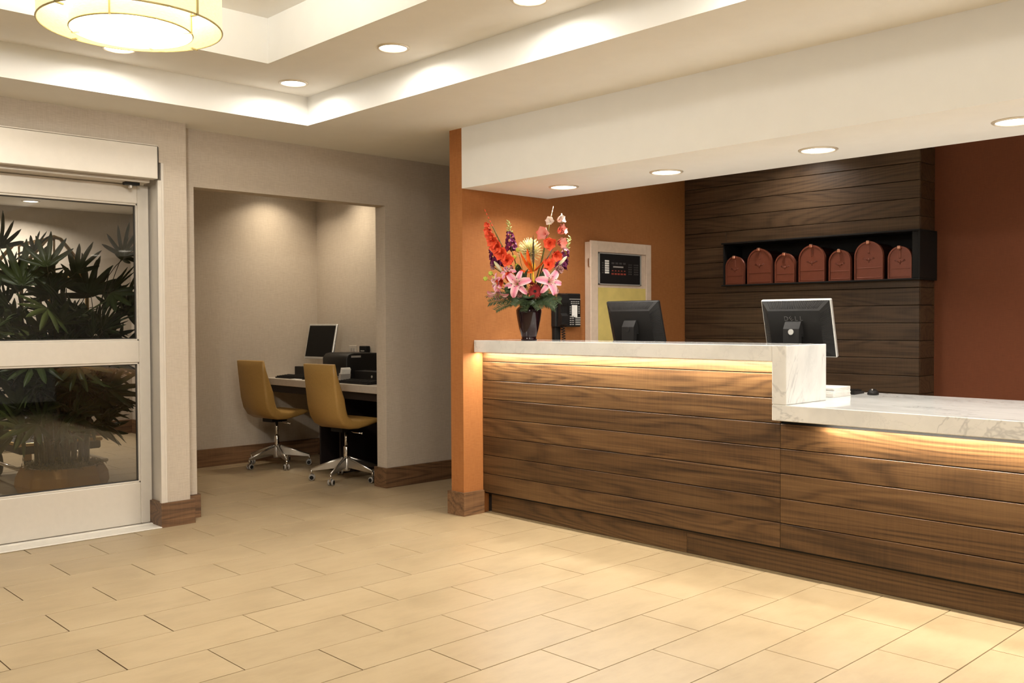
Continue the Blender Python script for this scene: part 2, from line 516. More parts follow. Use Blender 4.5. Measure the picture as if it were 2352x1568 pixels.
# ---- baseboards
def bb(name, boxes, mat, label):
    e = MB()
    for q in boxes: e.box(*q)
    o = e.build(name, M[mat]); return struct(o, label)
H_B = 0.155
bb('baseboard_door', [(XW - 0.19, XW + 0.016, 2.498, 2.722, 0, H_B)], 'wood_base', 'brown wooden baseboard block at the foot of the door pier')
bb('baseboard_alcove_left', [(-6.125, XA + 0.016, 2.70, 2.829, 0, H_B)], 'wood_base', 'short brown baseboard left of the alcove opening')
bb('baseboard_alcove_right', [(-6.13, XA + 0.016, 4.344, 7.19, 0, H_B)], 'wood_base', 'dark brown baseboard right of the alcove opening')
bb('baseboard_alcove_back', [(XAB, XAB + 0.018, 3.60, YAR, 0, H_B + 0.005)], 'wood_base', 'dark baseboard along the alcove back wall')
bb('baseboard_alcove_side', [(XAB + 0.018, -6.12, YAR - 0.018, YAR, 0, H_B)], 'wood_base_x', 'dark baseboard under the computer desk')
bb('baseboard_pillar', [(XO0 - 0.022, XO1 + 0.022, YO - 0.018, 4.256, 0, H_B)], 'wood_base', 'greyish brown wooden plinth around the orange pillar')
bb('baseboard_corridor', [(XO0 - 0.018, XO0, 4.26, 7.19, 0, H_B)], 'wood_base', 'baseboard on the hidden side of the orange wall')

# ---- vestibule behind the glass door
struct(MB().box(-11.25, -11.15, -0.6, 4.55, 0, ZC).build('wall_vestibule_back', M['linen']), 'dim taupe wall at the far end of the vestibule')
struct(MB().box(-11.15, -8.116, 4.45, 4.55, 0, ZC).build('wall_vestibule_right', M['linen']), 'dim side wall of the vestibule seen through the glass')
struct(MB().box(-11.15, -6.11, -0.6, -0.5, 0, ZC).build('wall_vestibule_left', M['linen']), 'hidden side wall of the vestibule')
bb('baseboard_vestibule_back', [(-11.15, -11.132, -0.5, 4.45, 0, 0.16)], 'wood_base', 'dark baseboard at the far end of the vestibule')
bb('baseboard_vestibule_right', [(-11.13, -8.116, 4.432, 4.45, 0, 0.16)], 'wood_base_x', 'dark baseboard along the vestibule side wall')

# ================================================================== sliding glass door
XD = -6.0
door = empty('door_1', (XD, 1.85, 0))
struct(door, 'automatic sliding door with aluminium frame and two tinted glass panes')
def dpart(name, boxes, mat, parent=door, bev=0.004):
    e = MB()
    for q in boxes: e.bbox(q[0] - XD, q[1] - XD, q[2] - 1.85, q[3] - 1.85, q[4], q[5], bev)
    return e.build(name, M[mat], parent)
yl0, yl1 = 1.24, 2.515
dpart('stile', [(XD - 0.045, XD, yl1 - 0.072, yl1, 0.012, 2.17)], 'alu')
dpart('stile', [(XD - 0.045, XD, yl0, yl0 + 0.072, 0.012, 2.17)], 'alu')
dpart('bottom_rail', [(XD - 0.045, XD - 0.001, yl0 + 0.072, yl1 - 0.072, 0.012, 0.276)], 'alu')
dpart('middle_rail', [(XD - 0.045, XD - 0.001, yl0 + 0.072, yl1 - 0.072, 1.043, 1.182)], 'alu')
dpart('top_rail', [(XD - 0.045, XD - 0.001, yl0 + 0.072, yl1 - 0.072, 2.052, 2.17)], 'alu')
def bead(z0, z1):
    y0, y1 = yl0 + 0.072, yl1 - 0.072
    w, d0, d1 = 0.011, XD - 0.03, XD - 0.006
    dpart('glazing_bead', [(d0, d1, y0, y1, z0, z0 + w), (d0, d1, y0, y1, z1 - w, z1), (d0, d1, y0, y0 + w, z0, z1), (d0, d1, y1 - w, y1, z0, z1)], 'alu', bev=0.002)
    w2 = 0.017
    dpart('gasket', [(d0 - 0.002, d1 - 0.012, y0, y1, z0, z0 + w2), (d0 - 0.002, d1 - 0.012, y0, y1, z1 - w2, z1), (d0 - 0.002, d1 - 0.012, y0, y0 + w2, z0, z1), (d0 - 0.002, d1 - 0.012, y1 - w2, y1, z0, z1)], 'alu_dark', bev=0.001)
    p = MB().box(-0.026, -0.021, y0 - 1.85, y1 - 1.85, z0 + 0.004, z1 - 0.004).build('glass_pane', M['glass'], door)
    p['label'] = 'tinted glass pane'
bead(0.276, 1.043); bead(1.182, 2.052)
# header box, jamb, track
hd = empty('door_header', (XW, 1.85, 2.19))
tag(hd, 'long white aluminium operator housing above the sliding glass door', kind='structure')
def hpart(name, q, mat, bev=0.003):
    return MB().bbox(q[0] - XW, q[1] - XW, q[2] - 1.85, q[3] - 1.85, q[4] - 2.19, q[5] - 2.19, bev).build(name, M[mat], hd)
hpart('cover', (-5.86, -5.79, 0.9, 2.488, 2.19, 2.392), 'alu')
hpart('end_cap', (-5.86, -5.795, 2.489, 2.497, 2.19, 2.392), 'alu_dark')
hpart('top_lip', (-5.85, -5.787, 0.9, 2.488, 2.393, 2.399), 'alu', 0.001)
hpart('track', (-6.06, -5.87, 1.16, 2.47, 2.172, 2.20), 'alu')
hpart('roller_bracket', (-5.95, -5.90, 2.33, 2.42, 2.155, 2.185), 'black')
hpart('roller', (-5.935, -5.915, 2.36, 2.38, 2.135, 2.16), 'steel')
jm = MB().bbox(-6.105, XW + 0.004, 2.527, 2.545, 0, 2.30, 0.002).bbox(-5.86, XW + 0.008, 2.503, 2.530, 0, 2.19, 0.002).build('trim_1', M['alu'])
struct(jm, 'aluminium jamb strip on the right of the sliding door')
th = MB().bbox(-6.06, -5.815, 0.9, 2.50, 0.0, 0.008, 0.003).bbox(-5.985, -5.955, 0.9, 2.50, 0.006, 0.013, 0.002).build('trim_2', M['white_metal'])
struct(th, 'pale metal threshold track under the sliding door')

# ================================================================== reception desk
YF, YTOE, YCT = 4.264, 4.299, 4.187
desk = empty('reception_desk', (-3.0, YF, 0))
tag(desk, 'long reception desk fronted with brown horizontal wooden boards', 'desk')
XD0, XD1, XJ = XO1 + 0.002, 1.2, -2.507
def dk(name, q, mat, bev=0.0):
    e = MB()
    a = (q[0] + 3.0, q[1] + 3.0, q[2] - YF, q[3] - YF, q[4], q[5])
    (e.bbox(*a, bev) if bev else e.box(*a))
    return e.build(name, M[mat], desk)
dk('body', (XD0, XJ, YF + 0.019, 4.56, 0.13, 1.085), 'black_soft')
dk('body', (XJ, XD1, YF + 0.019, 4.56, 0.13, 0.79), 'black_soft')
dk('plinth', (XD0, XD1, YTOE + 0.016, 4.56, 0.0, 0.13), 'black_soft')
zseam = [0.141, 0.268, 0.394, 0.520, 0.646, 0.772, 0.898, 1.024, 1.086]
def board(x0, x1, z0, z1, y0, th_, name='plank', mat='wood'):
    cx, cz = (x0 + x1) / 2, (z0 + z1) / 2
    return MB().bbox(x0 - cx, x1 - cx, -th_ / 2, th_ / 2, z0 - cz, z1 - cz, 0.002).build(name, M[mat], desk, (cx + 3.0, y0 + th_ / 2 - YF, cz))
for i in range(len(zseam) - 1):
    board(XD0, XJ - 0.0006, zseam[i] + 0.0012, zseam[i + 1] - 0.0022, YF, 0.018)
    if zseam[i] < 0.75:
        board(XJ + 0.0006, XD1, zseam[i] + 0.0012, min(zseam[i + 1] - 0.0022, 0.783), YF, 0.018)
for x0, x1 in ((XD0 + 0.045, -3.106), (-3.105, XD1)):
    board(x0, x1, 0.006, 0.13, YTOE, 0.015, 'toe_kick')
MB().box(XD0 + 0.02 + 3, XD1 + 3, YTOE - 0.012 - YF, YTOE + 0.02 - YF, 0, 0.006).build('floor_strip', M['olive'], desk).data.materials[0] = plain('strip', (0.30, 0.22, 0.12), 0.6)
# led strips under the overhang
def led(x0, x1, z):
    o = MB().box(x0 + 3, x1 + 3, YCT + 0.030 - YF, YCT + 0.050 - YF, z - 0.0012, z + 0.001).build('led_strip', M['led'], desk)
    o['label'] = 'warm glowing light strip under the counter edge'
    ld = bpy.data.lights.new('led_light', 'AREA'); ld.shape = 'RECTANGLE'
    ld.size = x1 - x0; ld.size_y = 0.014; ld.energy = P_LED * (x1 - x0); ld.color = WARM2
    lo = bpy.data.objects.new('led_light', ld); lo.location = ((x0 + x1) / 2 + 3, YCT + 0.040 - YF, z - 0.0016)
    link(lo, desk)
led(XD0 + 0.02, XJ - 0.02, 1.0874)
led(XJ + 0.25, XD1 - 0.02, 0.7934)

# marble countertop: high shelf, waterfall end, low worktop
ct = empty('marble_countertop', (XJ, YCT, 0.793))
tag(ct, 'white veined marble countertop stepping down from high shelf to low worktop', 'countertop')
def mp(name, q, bev=0.003):
    return MB().bbox(q[0] - XJ, q[1] - XJ, q[2] - YCT, q[3] - YCT, q[4] - 0.793, q[5] - 0.793, bev).build(name, M['marble'], ct)
mp('shelf_slab', (XO1 + 0.001, -2.51, YCT, 4.588, 1.087, 1.168))
mp('end_slab', (-2.5095, -2.43, YCT, 4.588, 0.8735, 1.168))
mp('worktop_slab', (-2.5095, 1.25, YCT, 5.25, 0.793, 0.873))
mp('rear_worktop', (XO1 + 0.001, -2.510, 4.59, 5.25, 0.833, 0.873))

# ================================================================== ceiling lights
def make_downlight(rt, rl):
    root = empty('downlight')
    MB().lathe([(rl, 0.0), (rl, -0.004), (rl + 0.004, -0.008), (rt - 0.006, -0.007), (rt, -0.002), (rt, 0.0)], 40, cap=False).build('trim_ring', M['trim_ring'], root)
    MB().lathe([(rl + 0.001, 0.0), (rl + 0.001, -0.003)], 40).build('lens', M['lens'], root)
    return root
def downlight(rt, rl, x, y, z, label, group, power, spread, col=WARM):
    key = (rt, rl)
    if key not in DL:
        DL[key] = make_downlight(rt, rl); o = DL[key]
    else:
        o = copy_tree(DL[key])
        for ch in list(o.children):
            if ch.type == 'LIGHT': bpy.data.objects.remove(ch)
    o.location = (x, y, z)
    tag(o, label, 'downlight', group)
    if power:
        disk_light('downlight_beam', (0, 0, -0.0095), power, rl, o, spread=spread, col=col)
DL = {}
TRG = 'recessed downlights in the ceiling tray'
for x, lab in ((-5.115, 'round downlight in the corner of the ceiling tray'), (-4.10, 'round tray downlight right of the corner one'), (-3.065, 'round tray downlight cut by the top edge of the photo')):
    downlight(0.09, 0.072, x, 3.05, ZT, lab, TRG, P_TRAY, 165)
downlight(0.09, 0.072, -5.10, 1.99, ZT, 'round tray downlight half hidden behind the drum lamp', TRG, P_TRAY, 165)
for x, y in ((-2.03, 3.05), (-1.0, 3.05), (0.93, 3.05), (2.9, 3.05), (-5.10, 0.95), (3.1, 1.5), (3.1, 0.1)):  # tray lights out of view, added for general fill
    downlight(0.09, 0.072, x, y, ZT, 'unseen tray downlight added for fill light', TRG, P_TRAY * 0.6, 165)
SOG = 'recessed downlights in the desk soffit'
for i, (x, lab) in enumerate(((-4.25, 'round soffit downlight above the flower vase'), (-3.42, 'round soffit downlight second from the orange pillar'), (-2.45, 'round soffit downlight third from the orange pillar'), (-1.50, 'round soffit downlight cut by the right edge of the photo'), (-0.5, 'soffit downlight outside the photo'), (0.45, 'soffit downlight outside the photo'))):
    downlight(0.10, 0.082, x, 4.535, 2.172, lab, SOG, P_SOFFIT, 150)
for x, y, lab in ((-7.70, 4.48, 'hidden alcove downlight close to the back wall'), (-7.20, 4.70, 'hidden alcove downlight above the computer desk')):
    downlight(0.09, 0.072, x, y, ZC, lab, 'downlights in the computer alcove', P_ALCOVE, 130, (1.0, 0.86, 0.66))
for x, y, p, lab in ((-3.65, 6.20, 4.5, 'hidden ceiling downlight washing the board wall'), (-1.0, 6.25, 11, 'hidden ceiling downlight washing the rust wall'), (-4.25, 5.75, 0.3, 'hidden ceiling downlight near the alarm cabinet')):
    downlight(0.09, 0.072, x, y, ZC, lab, 'ceiling downlights behind the soffit', p, 150)
downlight(0.09, 0.072, -10.6, 1.6, ZC, 'hidden downlight at the far left end of the vestibule', 'downlights in the vestibule', 26, 150)
downlight(0.09, 0.072, -10.6, 3.2, ZC, 'hidden downlight at the far right end of the vestibule', 'downlights in the vestibule', 36, 150)
downlight(0.09, 0.072, -6.55, 1.45, ZC, 'unseen downlight added inside the glass door to brighten the palm', 'downlights in the vestibule', 11, 110)  # added lamp, no source seen there; lifts the planter and leaves

# drum lamp
LX, LY, LZ = -3.87, 1.563, 2.50
gold = plain('lamp_trim', (0.62, 0.52, 0.26), 0.4, 0.3)
R1, R2 = 0.352, 0.235
lamp = empty('drum_lamp', (LX, LY, LZ))
tag(lamp, 'large double drum ceiling lamp with glowing cream fabric shades', 'ceiling lamp')
def shell(r, z0, z1, th_=0.003, n=64):
    return MB().lathe([(r, z0), (r, z1), (r - th_, z1), (r - th_, z0), (r, z0)], n, cap=False)
shell(R1, 0.0, 0.30).build('outer_shade', M['shade'], lamp)
shell(R2, -0.02, 0.26).build('inner_shade', M['shade'], lamp)
def hoop(r, z, t=0.004):
    return MB().tube([(r * math.cos(a), r * math.sin(a), z) for a in [2 * PI * i / 64 for i in range(65)]], t, 6)
for r, z in ((R1, 0.0), (R1, 0.30), (R2, -0.02)):
    hoop(r, z).build('hoop', gold, lamp)
MB().lathe([(R2 - 0.012, -0.012), (R2 - 0.012, -0.006)], 48).build('diffuser', M['diffuser'], lamp)
MB().lathe([(R2 + 0.006, 0.10), (R1 - 0.006, 0.10), (R1 - 0.006, 0.104), (R2 + 0.006, 0.104)], 48, cap=False).build('ring_diffuser', M['diffuser'], lamp)
for i in range(4):
    a = math.radians(20 + 90 * i)
    m = Matrix.Rotation(a, 4, 'Z')
    MB().box(R1 - 0.03, R1 + 0.008, -0.004, 0.004, -0.006, 0.0).box(R1 + 0.003, R1 + 0.008, -0.004, 0.004, -0.006, 0.30).xf(m).build('bracket', gold, lamp)
    m = Matrix.Rotation(a + 0.5, 4, 'Z')
    MB().box(R2 - 0.035, R2 + 0.008, -0.004, 0.004, -0.026, -0.020).box(R2 + 0.003, R2 + 0.007, -0.003, 0.003, -0.026, 0.26).xf(m).build('bracket', gold, lamp)
MB().tube([(0, 0, 0.26), (0, 0, ZI - LZ)], 0.012, 10).lathe([(0.07, ZI - LZ - 0.02), (0.07, ZI - LZ)], 24).build('stem', M['brass'], lamp)
b = MB()
for i in range(3):
    a = 2 * PI * i / 3
    b.tube([(0, 0, 0.27), (R1 * math.cos(a), R1 * math.sin(a), 0.27)], 0.004, 6)
b.build('spider', M['brass'], lamp)
def lamp_lights(o, k=1.0):
    pl = bpy.data.lights.new('lamp_glow', 'POINT'); pl.energy = P_LAMP * k; pl.color = WARM; pl.shadow_soft_size = 0.03
    po = bpy.data.objects.new('lamp_glow', pl); po.location = (0, 0, -0.052); link(po, o)
    disk_light('lamp_downlight', (0, 0, -0.024), P_LAMP * k * 0.85, R2 - 0.03, o, spread=180)
    pl = bpy.data.lights.new('lamp_uplight', 'POINT'); pl.energy = P_LAMP * 1.15; pl.color = WARM; pl.shadow_soft_size = 0.12
    po = bpy.data.objects.new('lamp_uplight', pl); po.location = (0, 0, 0.36); link(po, o)
for x, k in ((-0.9, 0.45), (2.0, 0.8)):  # extra lamps out of view, added to fill from the right
    l2 = copy_tree(lamp); l2.location = (x, LY, LZ)
    tag(l2, 'unseen drum ceiling lamp added as fill light', 'ceiling lamp', 'drum lamps along the ceiling tray')
    lamp_lights(l2, k)
lamp['group'] = 'drum lamps along the ceiling tray'
lamp_lights(lamp, 1.0)

# ================================================================== computer alcove
def bev_prism(poly, a0, a1, off=0.012, seg=2):
    """prism along x with rounded edges"""
    bm = bmesh.new()
    m = MB().prism(poly, a0, a1, 'x')
    vs = [bm.verts.new(p) for p in m.v]
    for f in m.f: bm.faces.new([vs[i] for i in f])
    bmesh.ops.recalc_face_normals(bm, faces=bm.faces)
    n = len(poly)
    ends = [e for e in bm.edges if (e.verts[0].index < 0 or True) and abs(e.verts[0].co.x - e.verts[1].co.x) < 1e-6]
    bmesh.ops.bevel(bm, geom=ends, offset=off, segments=seg, affect='EDGES', profile=0.5)
    return MB().from_bm(bm, True)

def make_chair():
    root = empty('office_chair')
    outer = [(-.288, .955), (-.280, .86), (-.268, .74), (-.254, .63), (-.230, .54), (-.185, .475), (-.115, .438), (-.02, .434), (.08, .448), (.16, .464), (.215, .480)]
    inner = [(-.258, .962), (-.238, .88), (-.200, .78), (-.160, .68), (-.146, .60), (-.130, .545), (-.085, .510), (-.01, .498), (.08, .503), (.16, .511), (.222, .500)]
    HW = .188
    b = MB(); ns = len(outer)
    stations = [(-HW, .50), (-HW + .006, .80), (-HW + .016, 1.0), (HW - .016, 1.0), (HW - .006, .80), (HW, .50)]
    loops = []
    for x, k in stations:
        lp = []
        for o_, i_ in zip(outer, inner):
            m0 = ((o_[0] + i_[0]) / 2, (o_[1] + i_[1]) / 2)
            lp.append(((x, m0[0] + (o_[0] - m0[0]) * k, m0[1] + (o_[1] - m0[1]) * k), (x, m0[0] + (i_[0] - m0[0]) * k, m0[1] + (i_[1] - m0[1]) * k)))
        # close the top and front ends with the same inset
        loops.append([q[0] for q in lp] + [q[1] for q in reversed(lp)])
    n2 = 2 * ns; vs = [p for lp in loops for p in lp]; fs = []
    for k in range(len(stations) - 1):
        for i in range(n2):
            j = (i + 1) % n2
            fs.append((k * n2 + i, k * n2 + j, (k + 1) * n2 + j, (k + 1) * n2 + i))
    for k in (0, len(stations) - 1):
        for i in range(ns - 1):
            fs.append((k * n2 + i, k * n2 + i + 1, k * n2 + n2 - 2 - i, k * n2 + n2 - 1 - i))
    b.add(vs, fs, True).build('seat_shell', M['mustard'], root)
    MB().box(-.07, .07, -.10, .06, .405, .436).build('seat_plate', M['black'], root)
    MB().tube([(0.06, -0.02, .415), (0.12, -0.02, .40), (0.20, -0.01, .397)], .004, 8).lathe([(.002, -.008), (.008, -.006), (.008, .006), (.002, .008)], 10, (0.205, -0.01, .397)).build('lever', M['chrome'], root)
    MB().lathe([(.013, .26), (.013, .41)], 16).build('piston', M['chrome'], root)
    MB().lathe([(.022, .10), (.022, .272), (.018, .278)], 20).build('sleeve', M['chrome'], root)
    MB().lathe([(.030, .075), (.034, .09), (.034, .175), (.026, .185)], 20).build('hub', M['steel'], root)
    # one leg wedge and one castor, repeated five times
    leg = caster = None
    for k in range(5):
        a = 2 * PI * k / 5
        if leg is None:
            v = [(.028, -.014, .178), (.028, .014, .178), (.028, .011, .105), (.028, -.011, .105), (.285, -.008, .094), (.285, .008, .094), (.285, .007, .078), (.285, -.007, .078)]
            leg = MB().add(v, [(0, 1, 5, 4), (1, 2, 6, 5), (2, 3, 7, 6), (3, 0, 4, 7), (0, 3, 2, 1), (4, 5, 6, 7)])
            leg.tube([(.03, 0, .181), (.287, 0, .095)], [.012, .007], 8)
            leg = leg.build('leg', M['steel'], root)
            cs = MB().lathe([(.009, .052), (.009, .088)], 10, (.285, 0, 0))
            cs.prism([(.262, .030), (.270, .052), (.285, .058), (.300, .050), (.304, .030), (.285, .040)], -.007, .007, 'y')
            caster = cs.build('castor', M['chrome'], root)
            for sgn in (-1, 1):
                w = MB().lathe([(.018, .009), (.025, .010), (.025, .022), (.017, .024)], 18, (.280, 0, .025), axis='y')
                if sgn < 0:
                    w.v = [Vector((p.x, -p.y, p.z)) for p in w.v]
                w = w.build('wheel', M['grey'], caster)
                h = MB().lathe([(.0165, .022), (.0165, .0248)], 16, (.280, 0, .025), axis='y')
                if sgn < 0:
                    h.v = [Vector((p.x, -p.y, p.z)) for p in h.v]
                h.build('wheel_cap', M['black'], caster)
        else:
            inst(leg, 'leg', root, rot=(0, 0, a))
            c2 = inst(caster, 'castor', root, rot=(0, 0, a))
            for ch in list(caster.children):
                inst(ch, ch.name.split('.')[0], c2)
    return root
def place_chair(o, x, y, th, base, label):
    o.location = (x, y, 0); o.rotation_euler = (0, 0, math.radians(th))
    tag(o, label, 'chair', 'office chairs at the computer desk')
    for ch in o.children:
        if ch.name.startswith(('leg', 'castor')):
            ch.rotation_euler.z += math.radians(base - th)
ch1 = make_chair()
ch2 = copy_tree(ch1)
place_chair(ch1, -7.615, 4.335, 7, -85, 'mustard vinyl swivel chair farther back by the alcove wall')
place_chair(ch2, -6.528, 4.350, 7, -131, 'mustard vinyl swivel chair nearer the alcove opening, partly cut off')

ad = empty('computer_desk', (-7.06, 4.72, 0))
tag(ad, 'built-in computer desk with pale top and dark pedestal in the alcove', 'desk')
def adp(name, q, mat, bev=0.003):
    return MB().bbox(q[0] + 7.06, q[1] + 7.06, q[2] - 4.72, q[3] - 4.72, q[4], q[5], bev).build(name, M[mat], ad)
adp('desktop', (-8.012, -6.114, 4.43, 5.016, 0.716, 0.778), 'laminate')
adp('apron', (-8.012, -6.114, 4.46, 4.48, 0.65, 0.715), 'desk_dark')
adp('side_panel', (-7.17, -7.15, 4.50, 4.99, 0.0, 0.715), 'desk_dark')
adp('side_panel', (-6.86, -6.84, 4.50, 4.99, 0.0, 0.715), 'desk_dark')
adp('back_panel', (-7.17, -6.12, 4.975, 4.995, 0.0, 0.715), 'black_soft')
adp('drawer', (-7.15, -6.86, 4.505, 4.95, 0.42, 0.64), 'desk_dark')
adp('cubby_shelf', (-7.15, -6.86, 4.505, 4.97, 0.035, 0.055), 'desk_dark')
adp('drawer_pull', (-7.06, -6.95, 4.497, 4.505, 0.56, 0.575), 'steel')
adp('end_panel', (-6.16, -6.14, 4.50, 4.99, 0.0, 0.715), 'black_soft')

# flat screen on stand, screen facing -y in its own frame
def monitor(name, w, h, bezel, badge='silver', logo=False, tilt=0.0, stand_h=0.14, z_c=0.27):
    """origin on the desk; screen centre at z_c, screen faces -y"""
    root = empty(name)
    m = Matrix.Translation((0, 0, z_c)) @ Matrix.Rotation(-tilt, 4, 'X')
    MB().bbox(-w / 2, w / 2, -0.012, 0.012, -h / 2, h / 2, 0.005).xf(m).build('bezel', M[bezel], root)
    MB().box(-w / 2 + 0.016, w / 2 - 0.016, -0.0135, -0.0118, -h / 2 + 0.02, h / 2 - 0.016).xf(m).build('screen', M['screen'], root)
    # back housing, tapering
    a, b_ = 0.006, 0.055
    y1, y2 = 0.012, 0.050
    v = []
    for (i, y) in ((a, y1), (b_, y2)):
        v += [(-w / 2 + i, y, -h / 2 + i), (w / 2 - i, y, -h / 2 + i), (w / 2 - i, y, h / 2 - i), (-w / 2 + i, y, h / 2 - i)]
    hs = MB().add(v, [(0, 1, 2, 3), (7, 6, 5, 4), (0, 4, 5, 1), (1, 5, 6, 2), (2, 6, 7, 3), (3, 7, 4, 0)]).xf(m).build('back_housing', M['black'], root)
    # vent ribs on the sloping sides
    rb = MB()
    def rib(p, q, t=0.0016):
        rb.tube([p, q], t, 4)
    def lerp(c0, c1, f): return tuple(c0[k] + (c1[k] - c0[k]) * f for k in range(3))
    for i in range(30):
        f = 0.08 + 0.84 * i / 29
        rib(lerp(v[3], v[2], f), lerp(lerp(v[3], v[2], f), lerp(v[7], v[6], f), 0.8))
    for i in range(24):
        f = 0.1 + 0.8 * i / 23
        rib(lerp(v[1], v[2], f), lerp(v[5], v[6], f))
        rib(lerp(v[0], v[3], f), lerp(v[4], v[7], f))
    rb.xf(m).build('vent_ribs', M['black_soft'], hs)
    # stand
    MB().prism([(0.045, z_c + 0.045), (0.075, z_c + 0.035), (0.098, z_c - 0.005), (0.100, 0.012), (0.070, 0.012), (0.066, z_c - 0.03), (0.045, z_c - 0.05)], -0.048, 0.048, 'x').build('neck', M['black'], root)
    MB().lathe([(0.11, 0.0), (0.11, 0.008), (0.10, 0.012)], 28, (0, 0.03, 0)).build('base', M['black'], root)
    MB().lathe([(0.016, -0.102), (0.016, -0.098)], 20, (0, 0, z_c - 0.022), axis='y').build('badge', M[badge], root)
    if logo:
        pos = -0.045
        for i, chx in enumerate('DELL'):
            cu = bpy.data.curves.new('logo_letter', 'FONT'); cu.body = chx; cu.size = 0.036; cu.extrude = 0.0008; cu.align_x = 'CENTER'; cu.align_y = 'CENTER'
            cu.materials.append(M['grey2'])
            tmp = bpy.data.objects.new('tmp', cu); me = bpy.data.meshes.new_from_object(tmp); bpy.data.objects.remove(tmp); me.name = 'logo_letter'
            t = bpy.data.objects.new('logo_letter', me)
            rz = 0.6 if chx == 'E' else 0.0
            lm = m @ Matrix.Translation((-(pos + i * 0.030), y2 + 0.0012, h * 0.20)) @ Matrix.Rotation(PI, 4, 'Z') @ Matrix.Rotation(PI / 2, 4, 'X') @ Matrix.Rotation(rz, 4, 'Z')
            t.matrix_local = lm
            link(t, root)
    return root
M['grey2'] = plain('logo_grey', (0.055, 0.05, 0.048), 0.3)
mA = monitor('computer_monitor', 0.41, 0.33, 'silver', tilt=math.radians(12), z_c=0.335)
mA.location = (-7.60, 4.80, 0.778); mA.rotation_euler = (0, 0, math.radians(6))
tag(mA, 'silver framed flat monitor with dark screen left on the alcove desk', 'monitor')
mB = copy_tree(mA); mB.location = (-6.41, 4.80, 0.778); mB.rotation_euler = (0, 0, math.radians(6))
tag(mB, 'silver framed monitor mostly hidden by the alcove opening edge', 'monitor')

pr = empty('printer', (-7.11, 4.80, 0.778))
tag(pr, 'black desktop printer with rounded top between the two alcove monitors', 'printer')
bev_prism([(-.18, 0), (.17, 0), (.17, .24), (-.10, .245), (-.15, .235), (-.18, .20)], -.19, .19, 0.01, 2).build('body', M['black'], pr)
MB().lathe([(.014, 0), (.014, .004)], 16, (-0.03, -0.181, .13), axis='y').build('badge', M['copper_hi'], pr)
MB().box(-.06, .10, -.185, -.178, .035, .04).build('paper_slot', M['grey'], pr)
MB().box(.1905, .193, -.13, -.03, .205, .222).build('name_plate', M['silver'], pr)

def keyboard(x, y, z, rz, label, group, w=0.44, d=0.15):
    k = empty('keyboard', (x, y, z), rz)
    tag(k, label, 'keyboard', group)
    MB().prism([(-d / 2, 0), (d / 2, 0), (d / 2, .024), (-d / 2, .012)], -w / 2, w / 2, 'x').build('case', M['black'], k)
    b = MB()
    for r in range(5):
        for c in range(15):
            cx = -w / 2 + 0.022 + c * (w - 0.044) / 14; cy = -d / 2 + 0.02 + r * (d - 0.04) / 4
            zz = 0.012 + 0.012 * (cy + d / 2) / d
            b.cbox((cx, cy, zz + .004), (0.021, 0.021, 0.007))
    b.build('keys', M['black_soft'], k)
    return k
keyboard(-7.66, 4.56, .778, 0.05, 'black keyboard in front of the left alcove monitor', 'keyboards on the alcove desk')
keyboard(-6.62, 4.545, .778, 0.03, 'black keyboard in front of the nearer alcove chair', 'keyboards on the alcove desk')
def caddy(x, y, w, label):
    c = empty('stationery_box', (x, y, .778)); tag(c, label, 'box', 'small black boxes on the alcove desk')
    MB().bbox(-w / 2, w / 2, -.06, .06, 0, .095, .004).build('case', M['black'], c)
    MB().lathe([(.011, 0), (.011, .003)], 14, (w * .28, -.0605, .05), axis='y').build('badge', M['silver'], c)
caddy(-7.86, 4.80, .24, 'small black box with round badge under the left alcove monitor')
caddy(-6.72, 4.74, .34, 'small black box with round badge right of the printer')
bh = empty('brochure_holder', (-6.90, 4.58, .778)); tag(bh, 'clear holder with white leaflets beside the printer', 'holder')
mt = Matrix.Rotation(0.25, 4, 'Y')
MB().box(-.016, .016, -.05, .05, 0, .075).xf(mt).build('holder', M['grey'], bh)
MB().box(-.008, .004, -.045, .045, .01, .125).xf(mt).build('leaflet', M['paper'], bh)
MB().box(.006, .014, -.045, .045, .01, .118).xf(mt).build('leaflet', M['paper'], bh)
tag(MB().box(-.06, .06, -.04, .04, 0, .004).build('note_pad', M['paper'], None, (-7.50, 4.475, .7785)), 'small white note pad at the alcove desk edge', 'note pad')
ou = empty('wall_outlet', (-7.40, YAR, 1.02)); tag(ou, 'beige wall outlet above the printer', 'outlet')
MB().bbox(-.06, .06, -.008, 0, -.02, .055, .003).build('plate', M['laminate'], ou)
MB().box(-.03, -.01, -.010, -.007, .0, .03).box(.01, .03, -.010, -.007, .0, .03).build('socket', M['grey'], ou)
ap = empty('power_adapter', (-7.18, YAR, 1.015)); tag(ap, 'black power adapter plugged in above the printer', 'adapter')
MB().bbox(-.055, .055, -.05, -.002, 0, .06, .005).build('case', M['black'], ap)
MB().box(-.03, .03, -.052, -.049, .01, .02).build('print', M['silver'], ap)

